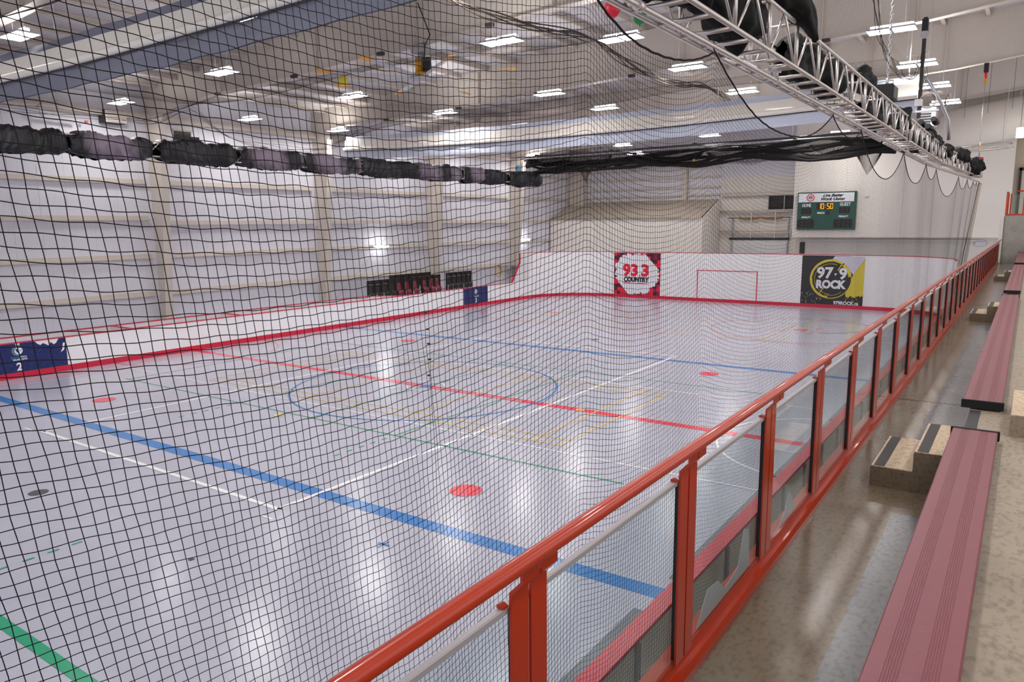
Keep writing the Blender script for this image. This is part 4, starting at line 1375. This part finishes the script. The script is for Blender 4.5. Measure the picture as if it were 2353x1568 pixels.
# hoist mast with pulley, louvre and white cable coil near the right trusses
t = thing('lifting_mast', 'dark vertical mast with a pulley hanging from the roof at right', 'mast', (-3.06, 26, 8.4))
MB().box(-3.1, -3.0, 25.95, 26.05, 8.0, 10.9).build('pole', m_dark, t)
MB().tube([(-3.05, 25.9, 10.4), (-3.05, 25.97, 10.4)], .12, 16).build('pulley', m_galv, t)
MB().box(-3.13, -2.97, 25.9, 26.1, 10.5, 10.85).build('head_bracket', m_black, t)
MB().tube([(-2.95, 26.0, 9.25), (-2.55, 26.5, 8.5), (-2.35, 27, 8.0), (-2.3, 27.1, 7.4)], .05, 8).build('brace_pipe', m_galv, t)
MB().box(-3.18, -2.98, 25.9, 26.1, 8.35, 8.55).build('winch_box', m_white, t)
b = MB()
for k in range(6):
    b.tube([(-2.82 + .22 * math.cos(2 * PI * j / 20), 25.9 + k * .015, 8.5 + (.2 + k * .008) * math.sin(2 * PI * j / 20)) for j in range(21)], .008, 4, cap=False)
tag(b.build('cable_coil', m_white), 'coil of white cable hanging beside the dark mast', 'cable')
t = thing('stage_light_cluster', 'cluster of black moving lights above the far truss', 'stage light', (-2.4, 22.9, 7.3))
MB().box(-2.75, -2.2, 22.6, 22.7, 7.75, 7.8).build('hanging_frame', m_galv, t)
for k, (x, z) in enumerate(((-2.6, 7.5), (-2.42, 7.38), (-2.3, 7.55), (-2.38, 7.2))):
    MB().tube([(x, 22.55, z), (x + .04, 22.85, z - .06)], [.07, .09], 10).build('lamp_head', m_black, t)
MB().ball((-2.42, 22.9, 7.2), .2, .3, .16, 12, 8, fn=lambda d: 1 + .25 * noise.noise(d * 2.5)).build('cover', m_cblk, t)
t = thing('louvre_unit', 'grey louvred heater hanging behind the far truss', 'louvre', (-3.6, 33, 8.8))
MB().box(-3.85, -3.3, 33, 33.7, 8.5, 9.2).build('casing', m_galv, t)
for k in range(6): MB().box(-3.83, -3.45, 32.95, 33, 8.55 + k * .1, 8.6 + k * .1).build('slat', m_dark, t)

# ================================================================== CEILING FAN
t = thing('ceiling_fan', 'big ceiling fan with yellow motor hanging from the first rafter', 'fan', (-15.8, 17.9, 9.4))
MB().box(-16.05, -15.6, 17.7, 18.1, 10.15, 10.38).build('mount', m_galv, t)
MB().tube([(-15.82, 17.9, 10.2), (-15.82, 17.9, 9.95)], .1, 10).build('neck', m_galv, t)
MB().tube([(-15.88, 17.9, 10.02), (-15.88, 17.9, 9.55)], .14, 12).build('gearbox', m_yel, t)
MB().tube([(-15.55, 17.85, 9.98), (-15.55, 17.85, 9.6)], .13, 12).build('motor', m_black, t)
MB().tube([(-15.82, 17.9, 9.58), (-15.82, 17.9, 9.44)], .22, 14).build('hub', m_yel, t)
MB().tube([(-15.8, 17.8, 11.6), (-15.3, 17.75, 10.6), (-15.5, 17.75, 10.35), (-15.6, 17.8, 9.95)], .02, 6).build('power_cable', m_black, t)
MB().tube([(-15.82, 17.9, 9.44), (-15.82, 17.9, 9.40)], .34, 18).build('hub_plate', m_galv, t)
for k in range(8):
    a = 2 * PI * k / 8 + .2
    ca, sa = math.cos(a), math.sin(a)
    def bp(r, w_, dz): return (-15.82 + ca * r - sa * w_, 17.9 + sa * r + ca * w_, 9.42 + dz)
    bl = MB().add([bp(.3, -.09, 0), bp(.3, .09, .03), bp(3.0, .09, .03), bp(3.0, -.09, 0), bp(.3, -.09, .015), bp(.3, .09, .045), bp(3.0, .09, .045), bp(3.0, -.09, .015)],
                  [(3, 2, 1, 0), (4, 5, 6, 7), (0, 1, 5, 4), (1, 2, 6, 5), (2, 3, 7, 6), (3, 0, 4, 7)]).build('blade', m_galv, t)
    MB().add([bp(2.7, -.1, -.01), bp(2.7, .1, .03), bp(3.2, .1, .03), bp(3.2, -.1, -.01), bp(2.7, -.1, .02), bp(2.7, .1, .06), bp(3.2, .1, .06), bp(3.2, -.1, .02)],
             [(3, 2, 1, 0), (4, 5, 6, 7), (0, 1, 5, 4), (1, 2, 6, 5), (2, 3, 7, 6), (3, 0, 4, 7)]).build('blade_tip', m_org, bl)

# ================================================================== NETS
hangs = [-2.6, -.6, 4.49, 6.87, 11.95, 14.2, 19.35, 23.84, 26.53, 31.29, 33.6, 35.4, 36.4, 37.4]
sags = [.2, .3, .22, .5, .22, .7, .6, .35, .75, .4, .3, .15, .15]
NX0, NX1, NZB = 0.25, 38.3, 0.75


def sag(y):
    y = np.asarray(y, float)
    out = np.zeros_like(y)
    for (a, c), s in zip(zip(hangs, hangs[1:]), sags):
        mk = (y >= a) & (y < c)
        t = (y[mk] - a) / (c - a)
        out[mk] = s * (1 - np.abs(2 * t - 1) ** 2.2)
    return out


def net_pt(y, z01):
    """y: position along the net, z01: 0 top .. 1 bottom; returns world"""
    y = np.asarray(y, float); z01 = np.broadcast_to(np.asarray(z01, float), y.shape)
    H = 6.48 - NZB
    decay = 1 - .35 * z01
    z = 6.48 - H * z01 - sag(y) * decay
    sh = .135 * np.clip((3.4 - y) / 2.2, 0, 1) * (6.5 - z)
    x = -2.52 + .055 * np.clip(y - 26.5, 0, None) * (1 - .8 * z01) + (.03 * np.sin(y * 2.1 + z * .9) + .02 * np.sin(y * 5.3 + 1) * z01) * np.clip(5 / np.maximum(y, .1), 0, 1) ** 1.5
    yo = y + sh
    # the seam that is tied together
    k = np.exp(-((y - 2.77) / .09) ** 2) * np.clip((z01 - .3) * 14, 0, 1) * np.clip((.48 - z01) * 14, 0, 1)
    yo = yo - (y - 2.77) * .55 * k * (1 + .3 * np.sin(z * 14))
    yo = yo + .004 * np.sin(z * 21 + y * 37) + .003 * np.sin(z * 9 + y * 13)
    z = z + .003 * np.sin(y * 29 + z * 40)
    return np.stack([x, yo, z], -1)


net = thing('near_net', 'dark square mesh net hanging between the stand and the rink', 'net', (-2.5, 0, 6.5))
cell = .0455
polys = []; far_polys = []
for y in np.arange(NX0, NX1, cell):
    (polys if y < 6 else far_polys).append(net_pt(np.full(34, y), np.linspace(0, 1, 34)))
nrow = int((6.48 - NZB) / cell)
yy_ = np.concatenate([np.arange(NX0, 3.4, .03), np.arange(3.4, 14, .075), np.arange(14, NX1, .15)])
for j in range(nrow + 1):
    ya, yb = yy_[yy_ <= 6.06], yy_[yy_ >= 5.96]
    polys.append(net_pt(ya, np.full(len(ya), j / nrow)))
    far_polys.append(net_pt(yb, np.full(len(yb), j / nrow)))
cords(polys, net_r, 'netting', m_cord, net, 4)
cords(far_polys, net_r, 'netting', m_cord, net, 3)
cords([net_pt(np.arange(NX0, NX1, .06), np.zeros(len(np.arange(NX0, NX1, .06))))], .009, 'border_rope', m_cord, net, 6)['kind'] = 'thing'
for z, dy in ((4.492, -.012), (4.406, 0), (4.33, .005), (4.247, .01), (4.164, 0)):
    MB().ball((-2.5, 2.824 + dy, z), .008, .012, .005, 8, 5).build('zip_tie', m_black, net)
for y in hangs:
    if NX0 < y < NX1:
        p_ = net_pt(np.array([y]), np.array([0.]))[0]
        MB().tube([p_, (-2.52 + SH(y), y, 6.53)], .008, 5).build('tie', m_black, net)
# edge rope and yellow cord at the far end
MB().tube([(-1.95, 37.6, 6.5), (-2.3, 38.0, 3.6), (-2.6, 38.3, 1.2)], .012, 5).build('end_rope', m_cord, net)
tag(MB().tube([(-1.9, 37.9, 6.55), (-2.2, 38.2, 4.2), (-2.5, 38.5, 3.0)], .01, 5).build('yellow_cord', m_yel), 'thin yellow cord at the far end of the near net', 'cord')

# left net above the far boards
ln = thing('left_net', 'fine dark net from the left truss down to the left boards', 'net', (XL + .1, 4, 1.2))
xs_ = -27.2
polys = []
for y in np.arange(4, 41, cell):
    zz = np.linspace(1.2, 7.5, 5)
    polys.append(np.stack([np.full(5, xs_) + (zz - 1.2) * .18, np.full(5, y), zz], 1))
for z in np.arange(1.25, 7.5, cell):
    y_ = np.linspace(4, 41, 30)
    polys.append(np.stack([np.full(30, xs_ + (z - 1.2) * .18), y_, z - .03 * np.sin(y_ * 1.2)], 1))
cords(polys, .0014, 'netting', m_cordf, ln, 3)

# roof net
rn = thing('roof_net', 'fine net slung under the lamps below the roof', 'net', (-15, 17, 9.3))


def rnz(x, y):
    d = np.min(np.abs(y[..., None] - np.array(FY)), -1)
    z = 9.28 + .25 * np.sin(x * .5) * np.sin(y * .35) + .75 * np.exp(-(d / 1.1) ** 2)
    edge = np.clip((x + 28.3) / 3, 0, 1)
    return z - (1 - edge) * .35


polys = []
for x in np.arange(-28.3, -3.0, .0455 * 1.35):
    y_ = np.linspace(2, 36.5, 70); x_ = np.full(70, x) + .12 * np.sin(y_ * .6)
    polys.append(np.stack([x_, y_, rnz(x_, y_)], 1))
for y in np.arange(2, 36.5, .0455 * 1.35):
    x_ = np.linspace(-28.3, -3, 40); y_ = np.full(40, y) + .1 * np.sin(x_ * .5)
    polys.append(np.stack([x_, y_, rnz(x_, y_)], 1))
cords(polys, .0010, 'netting', m_cordf, rn, 3)
ye = np.linspace(2, 36.5, 140)
for xe, nm in ((-28.3, 'border_rope'), (-10.0, 'gathered_seam'), (-3.2, 'border_rope')):
    sg = .35 * (1 - np.abs(np.abs(((ye - 8.8) / 4.55) % 2 - 1)) ** 2) if nm == 'border_rope' else 0 * ye
    P_ = np.stack([np.full(140, xe), ye, (rnz(np.full(140, xe), ye) - sg * .6) if nm == 'border_rope' else 9.45 + .35 * np.exp(-(np.min(np.abs(ye[:, None] - np.array(FY)), 1) / 2.2) ** 2)], 1)
    r_ = .02 if nm == 'border_rope' else .05
    o = cords([P_ + np.array([random.uniform(-.06, .06), 0, random.uniform(-.08, .08)]) + np.stack([.05 * np.sin(ye * 1.7 + k), 0 * ye, .06 * np.sin(ye * 1.3 + 2 * k)], 1) for k in range(5)], r_ * .35, nm, m_cordf, rn, 4)
    o['kind'] = 'thing'
for x in (-26, -21.5, -17.3, -13, -9.2, -6):
    for y in (17.9, 27.0):
        MB().box(x - .12, x + .12, y - .3, y - .16, raft_z(x) - .12, raft_z(x) - .02).build('net_bracket', m_dark, rn)

# balls and balloons caught in the nets
for nm, c, r, m, lab, cat in (('balloon', (-7.45, 14.4, 9.32), .17, m_redprint, 'red balloon caught in the roof net near the truss', 'balloon'),
                              ('balloon', (-7.25, 15.3, 9.32), .15, mat('balloon_green', srgb(20, 130, 60), rough=.3), 'green balloon caught in the roof net beside the truss', 'balloon'),
                              ('ball', (-17.9, 16.6, 9.4), .16, m_orange, 'yellow ball lying in the roof net left of the fan', 'ball'),
                              ('ball', (-15.55, 40.0, 8.32), .1, m_orange, 'yellow ball resting on the bundled black net', 'ball'),
                              ('ball', (-13.7, 40.0, 8.3), .11, m_white, 'white ball resting on the bundled black net', 'ball'),
                              ('ball', (-24.6, 36, 8.15), .16, mat('ball_blue', srgb(90, 160, 200), rough=.4), 'blue and red beach ball caught above the cloth covers', 'ball')):
    b = MB().ball(c, r, r, r * (1.15 if nm == 'balloon' else 1), 16, 10)
    if nm == 'balloon': b.tube([(c[0], c[1], c[2] - r * 1.15), (c[0], c[1], c[2] - r * 1.35)], [.01, .025], 6)
    tag(b.build(nm, m), lab, cat)

# bundled black end net
en = thing('bundled_net', 'black net gathered into a sagging bundle across the far end', 'net', (-16, 40, 8.3))
rg = random.Random(11)
for k in range(6):
    zc = 8.2 + .13 * k; yb = 39.7 + .12 * k
    pts, rs = [], []
    n = 60
    for i in range(n + 1):
        x = -26.7 + 21.2 * i / n
        w1 = noise.noise(Vector((x * .28, k * 3.1, 0))); w2 = noise.noise(Vector((x * .7, k * 5.3, 2)))
        pts.append((x, yb + .2 * w2, zc + .42 * w1 + .16 * w2 - .1 * abs(math.sin(2.5 * PI * i / n))))
        rs.append(max(.03, .1 + .13 * noise.noise(Vector((x * .5, k * 7.7, 4)))))
    MB().tube(pts, rs, 8).build('net_fold', m_cblk, en)
m_veil = veil_mat('net_veil', srgb(20, 20, 24), .55)
for k, (xa, xb, zt_, zb_) in enumerate(((-26.6, -5.4, 9.0, 8.0), (-26.4, -20.5, 8.9, 7.95), (-22.8, -21.7, 8.5, 7.3), (-20.5, -15, 8.7, 8.15), (-14.8, -9.5, 8.7, 8.05), (-9.5, -5.4, 8.75, 8.05), (-7.3, -6.1, 8.2, 7.15))):
    polys = []
    for x in np.arange(xa, xb, .05):
        u = (x - xa) / (xb - xa)
        zb2 = zt_ - (zt_ - zb_) * (math.sin(PI * u) ** .6 if k not in (2, 6) else 1 - abs(2 * u - 1)) * (1 + (.18 * math.sin(x * 1.9) if k == 0 else 0))
        zz = np.linspace(zt_, zb2, 10)
        polys.append(np.stack([x + .05 * np.sin(zz * 6 + x * 3), 39.9 + .15 * np.sin(x * 2.2 + zz * 2), zz], 1))
    for j in range(18):
        u = np.linspace(0, 1, 40); x = xa + (xb - xa) * u
        zb2 = zt_ - (zt_ - zb_) * (np.sin(PI * u) ** .6 if k not in (2, 6) else 1 - np.abs(2 * u - 1))
        zz = zt_ + (zb2 - zt_) * j / 17
        polys.append(np.stack([x, 39.9 + .15 * np.sin(x * 2.2 + zz * 2), zz], 1))
    cords(polys, .007, 'net_drape', m_cblk, en, 3)
rp = thing('pipe_grid', 'thin silver pipes strung across the hall above the bundled black net', 'pipes', (-16, 40, 9))
for k, (y, z) in enumerate(((38.6, 9.02), (39.4, 8.98), (40.2, 8.95), (41.0, 9.15), (41.8, 9.3))):
    MB().tube([(-27, y, z), (-5, y, z + .05)], .03, 8).build('pipe', m_galv if k % 2 else m_dark, rp)
for x in (-25, -20, -15, -10, -6.5):
    for y in (38.6, 41.8): MB().tube([(x, y, 9), (x, y, raft_z(x) + .6)], .012, 5).build('hanger_rod', m_galv, rp)
    MB().box(x - .08, x + .08, 38.5, 41.9, 9.04, 9.12).build('cross_bar', m_dark, rp)

# ================================================================== STACKED SEATS, ELECTRICS, SMALL THINGS
def seat_row(y0, n, m, x, z, label, seats=True):
    pass


seat0 = thing('folded_seat', 'x', 'seat', (-29.5, 30, .9), 'stacked arena seats behind the left boards')


def mk_seat(root, m):
    o = ORG[root.name]
    X, Y, Z = o
    def gb(u, v):
        return (X + .02 + .05 * math.sin(PI * u) - .06 * v, Y + (u - .5) * .42 * (1 - .12 * v), Z + .32 + v * .48)
    b = MB().grid(gb, 8, 6); b.grid(lambda u, v: (gb(1 - u, v)[0] - .03, gb(1 - u, v)[1], gb(1 - u, v)[2]), 8, 6); b.build('backrest', m, root)
    def gs(u, v):
        return (X + .12 + .07 * math.sin(PI * v), Y + (u - .5) * .42, Z + .02 + v * .34)
    b = MB().grid(gs, 6, 6); b.grid(lambda u, v: (gs(1 - u, v)[0] - .03, gs(1 - u, v)[1], gs(1 - u, v)[2]), 6, 6); b.build('seat_pan', m, root)
    for s in (-1, 1):
        MB().box(X - .06, X + .06, Y + s * .24 - .02, Y + s * .24 + .02, Z - .72, Z + 1.05).build('stanchion', m_black, root)
    MB().box(X - .08, X - .04, Y - .24, Y + .24, Z + .82, Z + 1.05).build('top_frame', m_black, root)


mk_seat(seat0, m_maroon)
seat1 = thing('folded_seat', 'x', 'seat', (-29.5, 28.9, .9), 'stacked arena seats behind the left boards')
mk_seat(seat1, m_black)
mar = [30.95, 31.6, 32.3, 33.15, 33.75, 34.3]
for k, y in enumerate(mar):
    lab = 'maroon folded seat, %s from the left in the stack behind the boards' % ORD[k]
    if k == 0: seat0.location = (-29.5, y, .9); seat0['label'] = lab
    else: dup(seat0, (-29.5, y, .9), lab)
blk = [28.75, 29.3, 29.85, 30.4]
for k, y in enumerate(blk):
    lab = 'black folded seat, %s from the left of the seat stack' % ORD[k]
    if k == 0: seat1.location = (-29.5, y, .9); seat1['label'] = lab
    else: dup(seat1, (-29.5, y, .9), lab)
for k, y in enumerate((35.45, 35.95, 36.45, 36.95, 37.4)):
    dup(seat1, (-29.5, y, .95), 'black folded seat, %s in the separate stack right of the third column' % ORD[k])
for k in range(6):
    y = 31.0 + k * .6
    dup(seat1, (-30.0, y, 1.05), 'black folded seat standing behind the maroon ones, %s from the left' % ORD[k])

for nm, x, ya, yb, zt_, lab in (('seat_cart', -29.5, 28.45, 34.6, .18, 'low black cart under the long stack of black and maroon seats'),
                                ('seat_cart', -29.5, 35.15, 37.7, .23, 'low black cart under the separate stack of black seats'),
                                ('seat_cart', -30.0, 30.7, 34.3, .33, 'low black cart behind the maroon seats')):
    t = thing(nm, lab, 'cart', (x, ya, 0), 'seat carts')
    MB().box(x - .2, x + .2, ya, yb, zt_ - .06, zt_).build('deck', m_black, t)
    for y in (ya + .2, yb - .2):
        for d in (-.14, .14): MB().tube([(x + d, y, .001), (x + d, y, zt_ - .05)], .04, 8).build('caster', m_dark, t)
b = MB()
for k in range(5):
    b.tube([(WX + .35 + .02 * k, 43.2 + (.3 + .02 * k) * math.cos(2 * PI * j / 20), 1.6 + (.38 + .01 * k) * math.sin(2 * PI * j / 20)) for j in range(21)], .02, 5, cap=False)
tag(b.build('hose_coil', m_yel), 'coiled yellow hose on the left wall near the far corner', 'hose')
t = thing('electric_box', 'grey electrical box on the fourth column beside the yellow hose', 'electrical box', (WX + .9, 45.0, 1.3))
MB().bbox(WX + .55, WX + .75, 44.6, 45.3, 1.1, 1.95, .02).build('casing', mat('box_grey', srgb(120, 122, 126), rough=.5), t)
MB().box(WX + .75, WX + .77, 44.65, 45.25, 1.15, 1.9).build('cover', mat('box_grey', srgb(120, 122, 126)), t)
t = thing('wall_grille', 'white louvred grille high on the left wall before the first column', 'vent', (WX, 16.4, 9.3))
MB().box(WX, WX + .45, 15.95, 16.8, 9.2, 9.72).build('casing', m_dark, t)
MB().box(WX + .45, WX + .5, 16.0, 16.85, 9.22, 9.7).build('face_plate', m_white, t)
for k in range(6): MB().box(WX + .5, WX + .53, 16.05, 16.8, 9.25 + k * .075, 9.28 + k * .075).build('slat', m_tan, t)
t = thing('wall_opening', 'small dark square vent on the left wall right of the first column', 'vent', (WX, 19.5, 8.7))
MB().box(WX, WX + .05, 19.2, 20.0, 8.7, 9.2).build('recess', m_dark, t)
MB().box(WX + .05, WX + .08, 19.12, 20.08, 8.62, 8.7).build('frame', m_tan, t)
MB().box(WX + .05, WX + .08, 19.12, 20.08, 9.2, 9.28).build('frame', m_tan, t)
t = thing('drain_pipe', 'white pipe stub on the left wall under the eave', 'pipe', (WX + .4, 12.8, 9.3))
MB().tube([(WX + .42, 13.6, 9.6), (WX + .42, 13.6, 9.25), (WX + .42, 13.75, 9.15), (WX + .42, 15.0, 9.1)], .06, 8).build('pipe', m_white, t)
MB().box(WX + .38, WX + .46, 15.2, 15.3, 9.1, 9.18).build('valve', m_redprint, t)
MB().tube([(WX + .7, 34.55, .4), (WX + .7, 34.55, 1.6)], .04, 8)
t = thing('stand_pipe', 'short beige pipe beside the third column base', 'pipe', (WX + .9, 36.9, .5))
MB().tube([(WX + 1.0, 36.85, 0), (WX + 1.0, 36.85, 1.5)], .07, 8).build('pipe', m_tan, t)
MB().tube([(WX + 1.0, 36.85, .9), (WX + 1.0, 37.3, .95), (WX + 1.0, 37.3, .4)], .05, 8).build('elbow', m_white, t)
t = thing('beam_clamp', 'black hook clamp with a yellow block under the right rafter', 'hoist', (-1.95, 36, 11.0))
MB().box(-2.03, -1.87, 35.9, 36.05, 10.75, 11.1).build('clamp', m_black, t)
MB().tube([(-1.95, 35.95, 10.75), (-1.95, 35.95, 10.5)], .05, 8).build('hook', m_redprint, t)
MB().box(-2.0, -1.9, 35.9, 36.0, 10.3, 10.5).build('block', m_yel, t)
MB().tube([(-1.95, 35.95, 10.3), (-1.95, 35.95, 7.4)], .01, 5).build('chain', m_galv, t)
